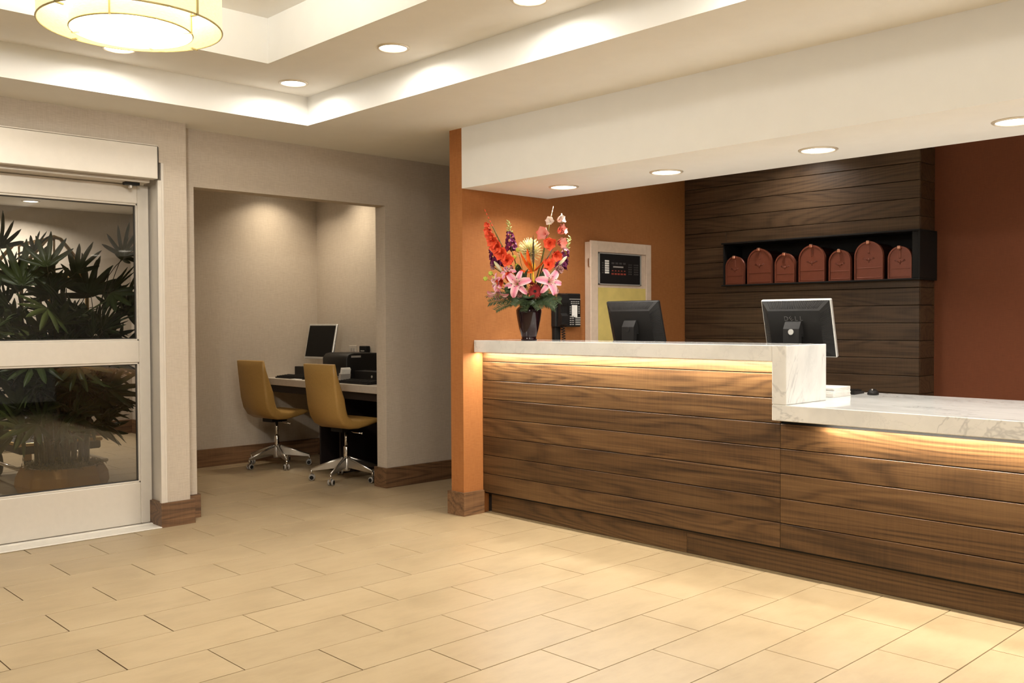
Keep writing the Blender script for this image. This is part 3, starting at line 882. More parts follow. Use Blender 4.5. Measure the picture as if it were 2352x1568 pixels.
# ================================================================== behind the desk
mk = monitor('computer_monitor', 0.42, 0.34, 'black', badge='black', tilt=math.radians(16), z_c=0.385)
mk.location = (-3.905, 4.86, .873); mk.rotation_euler = (0, 0, PI + math.radians(2))
tag(mk, 'black monitor seen from behind near the alarm cabinet', 'monitor')
ml = monitor('computer_monitor', 0.42, 0.335, 'silver', logo=True, tilt=math.radians(15), z_c=0.375)
ml.location = (-2.745, 4.87, .873); ml.rotation_euler = (0, 0, PI + math.radians(3))
tag(ml, 'silver edged black monitor seen from behind above the counter end', 'monitor')
MB().bbox(.222, .242, 0.0, .05, .10, .24, .003).build('side_speaker', M['black'], ml)
keyboard(-2.72, 5.08, .873, PI + 0.1, 'black keyboard behind the stacked leaflets on the low worktop', 'keyboards behind the reception desk')
ms = empty('computer_mouse', (-2.42, 5.10, .873), 0.3); tag(ms, 'black computer mouse on the low marble worktop', 'mouse')
MB().lathe([(.001, .034), (.016, .031), (.027, .020), (.031, .006), (.029, 0)], 18).xf(Matrix.Diagonal((1, 1.6, 1, 1))).build('shell', M['black'], ms)
MB().lathe([(.006, -.003), (.006, .003)], 12, (0, -.028, .029), axis='x').build('wheel', M['grey'], ms)
for i in range(6):
    bk = MB().bbox(-.075, .075, -.105, .105, 0, .0085, .001).build('leaflet_pad', M['paper'], None, (-2.56 + random.uniform(-.003, .003), 4.87 + random.uniform(-.004, .004), .8735 + i * .0088))
    bk.rotation_euler = (0, 0, math.radians(3 + random.uniform(-2, 2)))
    tag(bk, ('topmost white leaflet pad' if i == 5 else 'bottom white leaflet pad' if i == 0 else ['', 'second lowest', 'third lowest', 'fourth lowest', 'second highest'][i] + ' white leaflet pad') + ' of the pile beside the counter end', 'leaflet pad', 'stacked leaflet pads on the low worktop')

# ---- alarm cabinet on the orange wall
X0 = XO1
al = empty('alarm_cabinet', (X0, 5.65, 1.15)); tag(al, 'cream fire alarm cabinet with black control panel on the orange wall', 'cabinet')
D = 0.074
def ap_(name, q, mat, bev=0.003, parent=None):
    return MB().bbox(q[0] , q[1], q[2] - 5.65, q[3] - 5.65, q[4] - 1.15, q[5] - 1.15, bev).build(name, M[mat], parent or al)
yA, yB_, zA, zB = 5.287, 6.010, 0.62, 1.893
ap_('back_box', (0.001, D - 0.014, yA + .012, yB_ - .012, zA + .01, zB - .008), 'cream')
ap_('frame', (D - 0.016, D, yA, yA + .082, zA, zB), 'cream'); ap_('frame', (D - 0.016, D, yB_ - .062, yB_, zA, zB), 'cream')
ap_('frame', (D - 0.016, D, yA + .082, yB_ - .062, zB - .082, zB), 'cream'); ap_('frame', (D - 0.016, D, yA + .082, yB_ - .062, zA, zA + .08), 'cream')
ap_('dead_front', (D - 0.02, D - 0.010, yA + .084, yB_ - .064, 1.545, zB - .084), 'cream', .001)
ap_('lower_door', (D - 0.02, D - 0.008, yA + .084, yB_ - .064, zA + .08, 1.545), 'olive', .001)
pn = ap_('control_panel', (D - 0.012, D - 0.004, 5.388, 5.872, 1.575, 1.800), 'black', .002)
e = MB()
for q in ((5.375, 5.885, 1.800, 1.808), (5.375, 5.885, 1.567, 1.575), (5.375, 5.388, 1.567, 1.808), (5.872, 5.885, 1.567, 1.808)):
    e.box(D - 0.012, D - 0.001, q[0] - 5.65, q[1] - 5.65, q[2] - 1.15, q[3] - 1.15)
e.build('panel_bezel', M['silver'], al)
def keys(name, mat, y0, y1, z0, z1, ny, nz, fy=.7, fz=.55):
    e = MB()
    for i in range(ny):
        for j in range(nz):
            cy = y0 + (i + .5) * (y1 - y0) / ny - 5.65; cz = z0 + (j + .5) * (z1 - z0) / nz - 1.15
            e.cbox((D - .003, cy, cz), (.003, (y1 - y0) / ny * fy, (z1 - z0) / nz * fz))
    return e.build(name, M[mat], pn)
keys('zone_keys', 'grey2', 5.41, 5.44, 1.65, 1.74, 1, 5); keys('zone_labels', 'paper', 5.445, 5.50, 1.65, 1.755, 1, 6, .85, .75)
keys('status_keys', 'grey2', 5.52, 5.70, 1.72, 1.745, 4, 1); keys('display', 'grey', 5.52, 5.69, 1.695, 1.715, 1, 1)
keys('function_keys', 'redkey', 5.52, 5.70, 1.640, 1.662, 5, 1); keys('lamp_row', 'redkey', 5.52, 5.70, 1.668, 1.682, 5, 1, .4)
keys('key_pad', 'grey2', 5.725, 5.77, 1.645, 1.735, 3, 5); keys('key_pad', 'grey2', 5.79, 5.85, 1.645, 1.735, 3, 5)
ap_('hinge', (D - .03, D - .012, yA - .003, yA + .003, 1.70, 1.76), 'steel', .001)
ap_('lock_tab', (D - .012, D - .002, yA + .090, yA + .105, 1.57, 1.66), 'silver', .001)

# ---- wall telephone
ph = empty('wall_telephone', (X0, 5.07, 1.25)); tag(ph, 'black wall telephone with key pad hanging beside the flowers', 'telephone')
MB().bbox(.001, .055, -.03, .125, 0, .245, .006).build('body', M['black'], ph)
hp = MB()
sec = [(.058, .245), (.098, .235), (.100, .175), (.085, .155), (.083, .10), (.098, .08), (.095, .02), (.058, .005), (.05, .02), (.06, .07), (.06, .17), (.05, .23)]
hp.prism(sec, -.125, -.06, 'y')
hp.build('handset', M['black'], ph)
MB().bbox(.001, .05, -.14, -.03, .0, .20, .008).build('cradle', M['black_soft'], ph)
def pk(name, mat, y0, y1, z0, z1, ny, nz, fy=.62, fz=.45):
    e = MB()
    for i in range(ny):
        for j in range(nz):
            e.cbox((.056, y0 + (i + .5) * (y1 - y0) / ny, z0 + (j + .5) * (z1 - z0) / nz), (.005, (y1 - y0) / ny * fy, (z1 - z0) / nz * fz))
    return e.build(name, M[mat], ph)
pk('number_key', 'silver', .062, .118, .01, .075, 3, 4, .8, .6); pk('function_key', 'grey', .0, .05, .01, .085, 2, 5)
pk('feature_key', 'silver', .012, .108, .165, .192, 4, 2); pk('line_key', 'silver', .0, .02, .095, .155, 1, 5); pk('line_key', 'silver', .088, .115, .095, .155, 1, 5)
MB().box(.055, .0585, .026, .082, .072, .160).build('number_card', M['paper'], ph)
MB().box(.055, .0575, .0, .118, .200, .206).build('display', M['grey'], ph)
pts = []
for i in range(160):
    t = i / 159; a = t * 2 * PI * 20
    pts.append((.075 + .012 * math.cos(a), -.09 + .03 * t + .012 * math.sin(a), .01 - .36 * t))
MB().tube(pts, .0035, 5).build('coiled_cord', M['black'], ph)
MB().bbox(.001, .035, -.13, -.07, -.30, -.0, .004).build('cord_cover', M['black_soft'], ph)

# ================================================================== mailboxes in their niche
sh = empty('mailbox_niche', ((NX0 + NX1) / 2, 6.53, NZ0)); tag(sh, 'black metal niche for a row of mailboxes in the board wall', 'niche')
cx = (NX0 + NX1) / 2
def sp(name, q, bev=.002):
    return MB().bbox(q[0] - cx, q[1] - cx, q[2] - 6.53, q[3] - 6.53, q[4] - NZ0, q[5] - NZ0, bev).build(name, M['black_soft'], sh)
sp('back_panel', (NX0 + .002, NX1 - .012, 6.775, 6.785, NZ0, NZ1))
sp('bottom_panel', (NX0 - .012, NX1, 6.500, 6.79, NZ0 - .002, NZ0 + .010))
sp('top_panel', (NX0 - .012, NX1, 6.500, 6.79, NZ1 - .010, NZ1 + .002))
sp('side_panel', (NX0, NX0 + .010, 6.510, 6.775, NZ0 + .010, NZ1 - .010)); sp('side_panel', (NX1 - .012, NX1, 6.502, 6.79, NZ0 + .010, NZ1 - .010))
sp('inner_lip', (-2.815, NX1 - .012, 6.512, 6.53, NZ0 + .010, NZ1 - .010))
def make_mailbox(w, h):
    """arched front at y=0 facing -y, standing on z=0, body going back"""
    root = empty('mailbox')
    def arch(ww, hh, n=18, z0=0.0):
        r = ww / 2
        return [(-r, z0), (r, z0)] + [(r * math.cos(a), hh - r + r * math.sin(a)) for a in [PI * i / n for i in range(n + 1)]]
    MB().prism(arch(w - .012, h - .008), .012, .22, 'y').build('body', M['copper_shade'], root)
    # door: plate with a raised rim
    MB().prism(arch(w - .010, h - .006), -.002, .012, 'y').build('door', M['copper'], root)
    o_, i_ = arch(w, h), arch(w - .018, h - .012, z0=.006)
    n = len(o_); v = []
    for poly, y in ((o_, -.010), (i_, -.010), (i_, -.001), (o_, .014)):
        v += [(p[0], y, p[1]) for p in poly]
    f = []
    for k in range(3):
        for i in range(n):
            j = (i + 1) % n
            f.append((k * n + i, k * n + j, (k + 1) * n + j, (k + 1) * n + i))
    MB().add(v, f, False).build('door_rim', M['copper'], root)
    MB().bbox(-.0125, .0125, -.030, .004, h - .022, h + .006, .005).build('latch', M['copper_hi'], root)
    MB().bbox(-.008, .008, -.006, -.001, h - .085, h - .03, .002).lathe([(.004, .002), (.004, .006)], 8, (0, 0, h - .05), axis='y').lathe([(.004, .002), (.004, .006)], 8, (0, 0, h - .072), axis='y').build('latch_plate', M['copper'], root)
    MB().bbox(-w / 2 + .014, w / 2 - .014, -.005, -.001, h * .30, h * .30 + .005, .0012).bbox(-w / 2 + .014, w / 2 - .014, -.005, -.001, .012, .017, .0012).build('ridge', M['copper'], root)
    e = MB()
    for sgn in (-1, 1):
        for k in range(4):
            a = .25 + k * .22
            e.tube([(sgn * .004, -.0022, h * .50), (sgn * (.012 + .035 * math.cos(a) * w / .21), -.0022, h * .50 + .034 * math.sin(a) * (1 - .5 * k / 4) + .005)], [.0028, .0012], 4)
    e.tube([(0, -.0022, h * .44), (0, -.0022, h * .56)], [.003, .004], 5)
    e.build('emblem', M['copper'], root)
    return root
mbs = make_mailbox(.169, .226); mbl = make_mailbox(.211, .275)
mx = [(-4.246, 0), (-4.022, 1), (-3.800, 0), (-3.576, 1), (-3.353, 0), (-3.133, 1), (-2.907, 0)]
labs = ['small arched copper mailbox at the left end of the niche', 'large arched copper mailbox second from left', 'small arched copper mailbox third from left', 'large arched copper mailbox in the middle of the niche',
        'small arched copper mailbox third from right', 'large arched copper mailbox second from right', 'small arched copper mailbox at the right end of the niche']
first = {0: True, 1: True}
for (x, big), lab in zip(mx, labs):
    p = mbl if big else mbs
    o = p if first[big] else copy_tree(p)
    first[big] = False
    o.location = (x, 6.532, NZ0 + .010)
    tag(o, lab, 'mailbox', 'arched mailboxes in the niche')

# ================================================================== flower arrangement
VX, VY, VZ = -4.392, 4.349, 1.168
va = empty('vase', (VX, VY, VZ)); tag(va, 'dark glossy shouldered glass vase full of flowers on the marble counter', 'vase')
MB().lathe([(.001, .0), (.050, .0), (.053, .006), (.047, .014), (.050, .03), (.064, .075), (.075, .13), (.083, .18), (.084, .197), (.080, .207), (.061, .224), (.058, .232), (.059, .25), (.064, .275), (.062, .2765),
            (.055, .25), (.054, .232), (.056, .22), (.076, .20), (.070, .13), (.045, .03), (.001, .02)], 40, cap=False).build('body', M['vase'], va)
RV = Vector((0.6907898, 0.7230387, 0)); FV = Vector((0.723, -0.6906, 0)); UV = Vector((0, 0, 1))
def S(dx, dz, dt=0.0):
    """centimetres right / up / towards the lobby, from the vase foot"""
    return Vector((VX, VY, VZ)) + (RV * dx + UV * dz + FV * dt) * 0.01
def D3(dx, dz, dt=0.0):
    return (RV * dx + UV * dz + FV * dt).normalized()
def aim(d, roll=0.0):
    d = Vector(d).normalized()
    return d.to_track_quat('Z', 'Y').to_matrix().to_4x4() @ Matrix.Rotation(roll, 4, 'Z')
def petal_mb(L, W, a0, bend, cup=0.25, n=7, p=0.8, tip=0.15, wave=0.0):
    """petal growing from the origin; a0 angle from +z at the base, bending outwards; middle rib sunk by cup*width"""
    b = MB(); vs = []; x = z = 0.0
    for i in range(n + 1):
        t = i / n
        w = W * (math.sin(PI * min(1, (t * (1 - tip) + tip * .35) ** p)) ** .8) * .5 + W * .03
        if i == n: w *= .25
        phi = a0 + bend * t
        nx, nz = -math.cos(phi), math.sin(phi)
        c = cup * w
        wv = wave * W * math.sin(t * 17)
        for k in (-1, -.5, 0, .5, 1):
            h = c * k * k + wv * abs(k) * (1 if k > 0 else -1)
            vs.append((x + nx * h, k * w, z + nz * h))
        x += math.sin(phi) * L / n; z += math.cos(phi) * L / n
    f = []
    for i in range(n):
        for k in range(4):
            q = i * 5 + k
            f.append((q, q + 1, q + 6, q + 5))
    return b.add(vs, f, True)
def petal_mat(name, edge, mid, rough=0.5, spots=None):
    t = NT(name)
    tc = t.n('ShaderNodeTexCoord'); sx = t.n('ShaderNodeSeparateXYZ'); t.l(tc.outputs['Generated'], sx.inputs[0])
    d = t.math('ABSOLUTE', t.math('SUBTRACT', sx.outputs[1], 0.5))
    nz = t.noise(t.mapped(tc.outputs['Generated'], (2, 24, 2)), 1.0, 3.0)
    c = t.ramp(t.math('ADD', d, t.math('MULTIPLY', t.math('SUBTRACT', nz, .5), .25)), [(0.03, mid), (0.30, tuple(.5 * (a + b) for a, b in zip(edge, mid))), (0.48, edge)])
    t.l(c, t.b.inputs['Base Color']); t.set(Roughness=rough, Specular_IOR_Level=0.3, Subsurface_Weight=0.0)
    return t.m
def flat(name, c0, c1, scale=60):
    t = NT(name); tc = t.n('ShaderNodeTexCoord')
    t.l(t.ramp(t.noise(tc.outputs['Object'], scale, 3.0), [(0.32, c0), (0.68, c1)]), t.b.inputs['Base Color']); t.set(Roughness=0.55, Specular_IOR_Level=0.3)
    return t.m
M['p_lily'] = petal_mat('lily_petal', (0.90, 0.70, 0.69), (0.74, 0.20, 0.33))
M['p_coral'] = flat('coral_petal', (0.72, 0.055, 0.022), (0.88, 0.15, 0.06))
M['p_pink'] = petal_mat('pink_gladiolus_petal', (0.80, 0.12, 0.08), (0.90, 0.42, 0.36))
M['p_white'] = petal_mat('pale_gladiolus_petal', (0.90, 0.62, 0.56), (0.92, 0.85, 0.76))
M['p_purple'] = flat('purple_snapdragon', (0.085, 0.006, 0.045), (0.20, 0.022, 0.10), 120)
M['p_mauve'] = flat('mauve_snapdragon', (0.42, 0.16, 0.24), (0.75, 0.5, 0.5), 120)
M['p_mum'] = flat('pale_yellow_spider_petal', (0.85, 0.74, 0.26), (0.93, 0.88, 0.58))
M['p_red'] = flat('dark_red_gerbera', (0.20, 0.008, 0.010), (0.36, 0.020, 0.018))
M['p_orange'] = flat('bird_of_paradise_orange', (0.80, 0.06, 0.01), (0.88, 0.22, 0.02), 25)
M['p_yellow'] = flat('bird_of_paradise_yellow', (0.85, 0.50, 0.03), (0.9, 0.66, 0.08), 40)
M['p_carn'] = flat('variegated_carnation', (0.32, 0.03, 0.04), (0.85, 0.62, 0.56), 150)
M['p_lime'] = flat('lime_button', (0.30, 0.36, 0.03), (0.62, 0.66, 0.12), 160)
M['p_bud'] = petal_mat('lily_bud', (0.66, 0.66, 0.34), (0.82, 0.78, 0.60))
M['stem'] = flat('flower_stem', (0.10, 0.11, 0.03), (0.20, 0.20, 0.06))
M['stem_dark'] = flat('dark_stem', (0.05, 0.035, 0.02), (0.10, 0.07, 0.03))
M['fern'] = flat('fern_green', (0.022, 0.042, 0.015), (0.055, 0.085, 0.032))
M['snap_green'] = flat('snapdragon_green', (0.30, 0.34, 0.10), (0.55, 0.55, 0.22), 120)
M['dark'] = plain('dark_centre', (0.015, 0.008, 0.005), 0.8)
FG = 'flowers standing in the dark vase'
def flower(name, label, cat='flower'):
    o = empty(name, tuple(S(0, 26)))
    tag(o, label, cat, FG)
    return o
def fpart(mb, name, mat, root, mtx=None):
    if mtx is not None: mb.xf(mtx)
    o = root
    mb.xf(Matrix.Translation(-root.location))
    return mb.build(name, M[mat], root, fix=False)
NSTEM = [0]
def stem_to(root, p, r=.0035, mat='stem', bow=0.02):
    a = NSTEM[0] * 2.4; NSTEM[0] += 1
    base = Vector((VX + .03 * math.cos(a), VY + .03 * math.sin(a), VZ + .235))
    p = Vector(p)
    pts = []
    for i in range(7):
        t = i / 6
        q = base.lerp(p, t); q.z += bow * math.sin(PI * t); pts.append(q)
    fpart(MB().tube(pts, r, 6), 'stem', mat, root)
def petals(root, centre, d, n, L, W, a0, bend, mat, cup=.25, roll=0.0, wave=0.0, name='petal', jitter=0.0, **kw):
    """each petal a part that shares one mesh"""
    m = Matrix.Translation(centre) @ aim(d, roll)
    first = None
    for i in range(n):
        rm = m @ Matrix.Rotation(2 * PI * i / n, 4, 'Z') @ Matrix.Rotation(random.uniform(-jitter, jitter), 4, 'Y')
        if first is None:
            first = petal_mb(L, W, a0, bend, cup, wave=wave, **kw).build(name, M[mat], root, fix=False); o = first
        else:
            o = inst(first, name, root)
        o.matrix_local = Matrix.Translation(-root.location) @ rm
def lily(label, c, d, size=1.0, roll=0.0, closed=0.0):
    r = flower('lily', label); c = S(*c)
    petals(r, c, d, 3, .092 * size, .040 * size, .55 - closed * .35, 2.15 - closed * .9, 'p_lily', .45, roll, .05)
    petals(r, c, d, 3, .090 * size, .030 * size, .62 - closed * .35, 2.15 - closed * .9, 'p_lily', .4, roll + PI / 3, .03)
    st = MB()
    for i in range(6):
        a = i * PI / 3 + .3
        tipp = Vector((.022 * math.cos(a), .022 * math.sin(a), .055)) * size
        st.tube([(0, 0, 0), tipp * .5 + Vector((0, 0, .012 * size)), tipp], .0012, 5)
    fpart(st, 'stamen', 'p_lime', r, Matrix.Translation(c) @ aim(d))
    an = MB()
    for i in range(6):
        a = i * PI / 3 + .3
        an.cbox((.022 * size * math.cos(a), .022 * size * math.sin(a), .056 * size), (.008, .003, .003))
    fpart(an, 'anther', 'dark', r, Matrix.Translation(c) @ aim(d))
    stem_to(r, c - Vector(d).normalized() * .01)
lily('open pink lily facing the lobby left of the dark red gerbera', (-7.1, 36.2, 11), D3(-.25, .15, 1), 1.22, .25)
lily('open pink lily right of the dark red gerbera', (12.3, 37.6, 10), D3(.35, .1, 1), 1.22, .9)
lily('drooping pink lily hanging low at the left of the vase', (-19.8, 33.5, 8), D3(-.12, -1, .45), 1.12, .2, .55)
lily('small half open pink lily at the far left of the bouquet', (-18.5, 37.5, 6), D3(-1, -.05, .6), .90, .5, .4)
lily('pale pink lily tucked behind the left lily bud', (-12.8, 43.0, 5), D3(-.4, .6, .8), .78, .1, .2)
# gerbera
g = flower('gerbera', 'dark red gerbera with black centre at the vase rim'); c = S(3.7, 31.6, 10.5); d = D3(.05, .12, 1)
b = MB()
for ring_, n, L in ((0, 26, .053), (1, 24, .049), (2, 20, .038)):
    for i in range(n):
        q = petal_mb(L, .0095, 1.25 - ring_ * .15, .35, .15, n=4, p=.6)
        q.xf(Matrix.Translation((0, 0, .002 * ring_)) @ Matrix.Rotation(2 * PI * i / n + ring_ * .1, 4, 'Z')); b.add(q.v, q.f, True)
fpart(b, 'petals', 'p_red', g, Matrix.Translation(c) @ aim(d))
fpart(MB().lathe([(.013, .004), (.012, .010), (.005, .012), (.001, .012)], 18, cap=False), 'centre', 'dark', g, Matrix.Translation(c) @ aim(d))
stem_to(g, c - d * .005)
# spider mum
g = flower('spider_mum', 'big pale yellow spider chrysanthemum at the centre of the bouquet'); c = S(.9, 57.5, 1); d = D3(-.05, .55, .8)
b = MB()
for i in range(150):
    u = (i + .5) / 150; th = math.acos(1 - 1.25 * u); ph_ = i * 2.39996
    L = random.uniform(.074, .090)
    dr = Vector((math.sin(th) * math.cos(ph_), math.sin(th) * math.sin(ph_), math.cos(th)))
    side = dr.cross(Vector((0, 0, 1)))
    side = side.normalized() if side.length > 1e-3 else Vector((1, 0, 0))
    p1 = dr * .02; p2 = dr * L * .75 + Vector((0, 0, .004)); p3 = dr * L + Vector((0, 0, .014 if th > .6 else .0))
    b.tube([p1, p2, p3], [.0022, .0024, .0012], 5)
fpart(b, 'petals', 'p_mum', g, Matrix.Translation(c) @ aim(d)); stem_to(g, c)
# gladioli
def gladiolus(label, tip, pts, mat_of, sizes, base, facing):
    r = flower('gladiolus', label)
    bz = Vector((VX, VY, VZ + .235)); t_ = S(*tip); b_ = S(*base)
    line = [bz + (b_ - bz) * (i / 3) for i in range(4)] + [b_.lerp(t_, i / 5) for i in range(1, 6)]
    fpart(MB().tube(line, [.0055] * 5 + [.005, .004, .003, .0018], 7), 'stem', 'stem', r)
    for (p, fd, mt, sz) in zip(pts, facing, mat_of, sizes):
        p = S(*p); fd = D3(*fd)
        m = Matrix.Translation(p) @ aim(fd, random.uniform(0, 2))
        bb_ = MB()
        for i in range(6):
            q = petal_mb(.074 * sz, .054 * sz, .30, .70 if i % 2 else .95, .3, n=5, wave=.08)
            q.xf(Matrix.Rotation(2 * PI * i / 6, 4, 'Z')); bb_.add(q.v, q.f, True)
        bb_.xf(m); fpart(bb_, 'blossom', mt, r)
    # closed buds below the tip
    for k in range(5):
        q = b_.lerp(t_, .70 + .065 * k)
        fpart(MB().lathe([(.001, -.014), (.0045 - .0006 * k, -.004), (.0035, .008), (.0005, .018)], 7, cap=False), 'bud', mat_of[0] if mat_of[0] != 'p_white' else 'p_white', r, Matrix.Translation(q) @ aim((t_ - b_).normalized() + FV * .3))
    return r
gp = [(-25.2, 75), (-24.3, 71.3), (-22.8, 67.5), (-21.2, 63.6), (-19.2, 59.7), (-17.0, 55.8), (-14.6, 52.0)]
gladiolus('orange red gladiolus leaning far left', (-28.6, 85.5, 1), [(x, z, 3 + .3 * i) for i, (x, z) in enumerate(gp)], ['p_coral'] * 7, [.55, .72, .85, 1.0, 1.08, 1.12, 1.05], (-12.0, 50, 2), [(-.9, -.1, .7), (-.9, -.1, .8), (-.7, 0, 1), (-.5, 0, 1), (-.4, .1, 1), (-.2, 0, 1), (.1, 0, 1)])
gladiolus('pink and white gladiolus rising highest right of centre', (16.2, 87.2, 0), [(14.6, 77, 2), (18.8, 77.6, 2), (11.5, 68.6, 3.5), (19.0, 70.2, 2), (14.0, 63.4, 3.5), (18.8, 63.5, 3), (16.8, 56.5, 3)],
          ['p_white', 'p_white', 'p_pink', 'p_pink', 'p_coral', 'p_pink', 'p_coral'], [.72, .8, 1.1, .95, 1.05, .9, .95], (8.5, 52, 1), [(-.3, .1, 1), (1, .4, .5), (-.5, .1, 1), (1, .5, .6), (-.1, -.2, 1), (.8, -.1, .8), (.3, -.5, 1)])
gladiolus('short red gladiolus right of the bird of paradise', (13.5, 54, 4), [(12.4, 48.6, 6)], ['p_coral'], [1.0], (8, 40, 3), [(.1, .1, 1)])
gladiolus('short red gladiolus behind the left open lily', (-16.5, 46, 5), [(-13.8, 42.6, 6), (-17.6, 39.3, 6)], ['p_coral', 'p_coral'], [.85, .7], (-9, 36, 3), [(.3, -.3, 1), (-.4, -.5, 1)])
# snapdragons
def snapdragon(label, tip, low, base, pale=0.0):
    r = flower('snapdragon', label)
    t_, l_, b_ = S(*tip), S(*low), S(*base)
    bz = Vector((VX, VY, VZ + .235))
    fpart(MB().tube([bz, bz.lerp(b_, .5), b_, l_, l_.lerp(t_, .5), t_], [.004, .004, .0035, .003, .0025, .0012], 6), 'stem', 'stem', r)
    n = 34; first = {}
    for i in range(n):
        t = i / (n - 1); q = l_.lerp(t_, t); a = i * 2.4
        sz = (1 - .75 * t); rad = .021 * sz
        off = RV * math.cos(a) * rad + FV * math.sin(a) * rad
        mt = 'snap_green' if t > .62 else ('p_mauve' if t > .62 - pale else 'p_purple')
        b = MB()
        if t > .62:
            b.lathe([(.001, -.006), (.0075 * (sz + .35), 0), (.005 * (sz + .35), .008), (.0006, .015)], 6, cap=False)
        else:
            for k in range(5):
                p_ = petal_mb(.032 * sz, .028 * sz, .5, 1.2, .35, n=3); p_.xf(Matrix.Rotation(2 * PI * k / 5, 4, 'Z')); b.add(p_.v, p_.f, True)
        b.xf(Matrix.Translation(q + off) @ aim(off + Vector((0, 0, .006))))
        fpart(b, 'floret' if t <= .62 else 'bud', mt, r)
snapdragon('purple snapdragon spike standing left of the spider chrysanthemum', (-13.2, 77.8, 0), (-11.0, 58.5, 1), (-7, 45, 1))
snapdragon('purple snapdragon spike at the far left behind the orange gladiolus', (-26.2, 65.5, -2), (-20.5, 49.0, 0), (-10, 38, 0))
snapdragon('purple snapdragon spike with mauve top at the far right', (27.2, 67.5, -1), (20.8, 47.0, 0), (10, 36, 0), .12)
# bird of paradise
g = flower('bird_of_paradise', 'orange and yellow bird of paradise flower in front of the spider chrysanthemum')
c = S(2.5, 44.5, 8)
for dx, dz, L, W, mt in ((-.28, 1, .15, .024, 'p_orange'), (-.62, .9, .15, .024, 'p_orange'), (-.95, .1, .085, .030, 'p_orange'), (.75, .7, .13, .018, 'p_orange'), (.05, 1, .07, .02, 'p_yellow'), (-.45, .95, .07, .018, 'p_yellow'), (.03, 1, .235, .010, 'stem_dark')):
    q = petal_mb(L, W * 1.5, .0, .12, .5, n=6, p=.7); q.xf(Matrix.Translation(c) @ aim(D3(dx, dz, .12), random.uniform(-.4, .4) + PI / 2)); fpart(q, 'petal', mt, g)
fpart(MB().tube([S(3.2, 33.5, 7), S(3.0, 39, 8), c], [.006, .008, .006], 8), 'spathe', 'p_yellow', g)
q = petal_mb(.10, .03, .1, .5, .9, n=6); q.xf(Matrix.Translation(S(4, 36.5, 8)) @ aim(D3(-.75, .35, .3))); fpart(q, 'spathe', 'p_red', g)
stem_to(g, S(3.2, 34, 7), .005)
# carnations
def carnation(label, c, d, r0=.026):
    g = flower('carnation', label); c = S(*c); b = MB()
    for k in range(34):
        th = math.acos(1 - .95 * (k + .5) / 34); ph_ = k * 2.4
        dr = Vector((math.sin(th) * math.cos(ph_), math.sin(th) * math.sin(ph_), math.cos(th)))
        q = petal_mb(r0, r0 * .75, 0, .5, .4, n=3, wave=.25); q.xf(aim(dr, k)); b.add(q.v, q.f, True)
    fpart(b, 'petals', 'p_carn', g, Matrix.Translation(c) @ aim(D3(*d)))
    stem_to(g, c)
carnation('variegated pink carnation at the right below the white lily bud', (19.7, 45.8, 5), (.6, .2, 1), .029)
carnation('variegated pink carnation under the left open lily', (-6.6, 30.2, 9), (-.1, -.2, 1), .028)
carnation('variegated pink carnation under the right open lily', (16.8, 32.0, 7), (.4, -.1, 1), .026)
carnation('variegated pink carnation at the far left below the snapdragon', (-23.0, 48.0, 1), (-.7, .2, .8), .022)
# buds
def lily_bud(label, c, d, L=.085, w=.011):
    g = flower('lily_bud', label); c = S(*c); d = D3(*d); b = MB()
    b.lathe([(.002, -L / 2), (w * .75, -L * .35), (w, 0), (w * .8, L * .28), (w * .35, L * .45), (.001, L / 2)], 12, cap=False)
    fpart(b, 'bud', 'p_bud', g, Matrix.Translation(c) @ aim(d)); stem_to(g, c - d * L / 2)
lily_bud('closed greenish white lily bud leaning left', (-20.0, 48.2, 5), (-.62, .8, .2), .085, .0125)
lily_bud('closed white lily bud pointing up to the right', (22.0, 51.6, 4), (.72, .75, .2), .082, .011)
for c, lab in (((-7.1, 58.9, 3), 'lime green button flower touching the spider chrysanthemum'), ((-9.4, 54, 4), 'lime green button flower below the tall snapdragon'), ((-7.7, 48.4, 6), 'lime green button flower, lowest of the centre three'),
               ((-24.8, 43.7, 3), 'lime green button flower at the left under the lily bud'), ((-28.2, 40.3, 2), 'lime green button flower farthest out on the left'), ((-22.3, 40.2, 4), 'lime green button flower above the small side lily')):
    g = flower('button_flower', lab); p = S(*c); b = MB()
    b.lathe([(.004, -.010), (.012, -.006), (.0155, .0), (.013, .007), (.006, .011), (.001, .0115)], 14, cap=False)
    for k in range(24):
        a = k * 2.4; rr = .014 * math.sqrt(k / 24)
        b.cbox((rr * math.cos(a), rr * math.sin(a), .0108 - rr * .35), (.004, .004, .004))
    fpart(b, 'head', 'p_lime', g, Matrix.Translation(p) @ aim(D3(-.1, .3, 1))); stem_to(g, p, .0018)
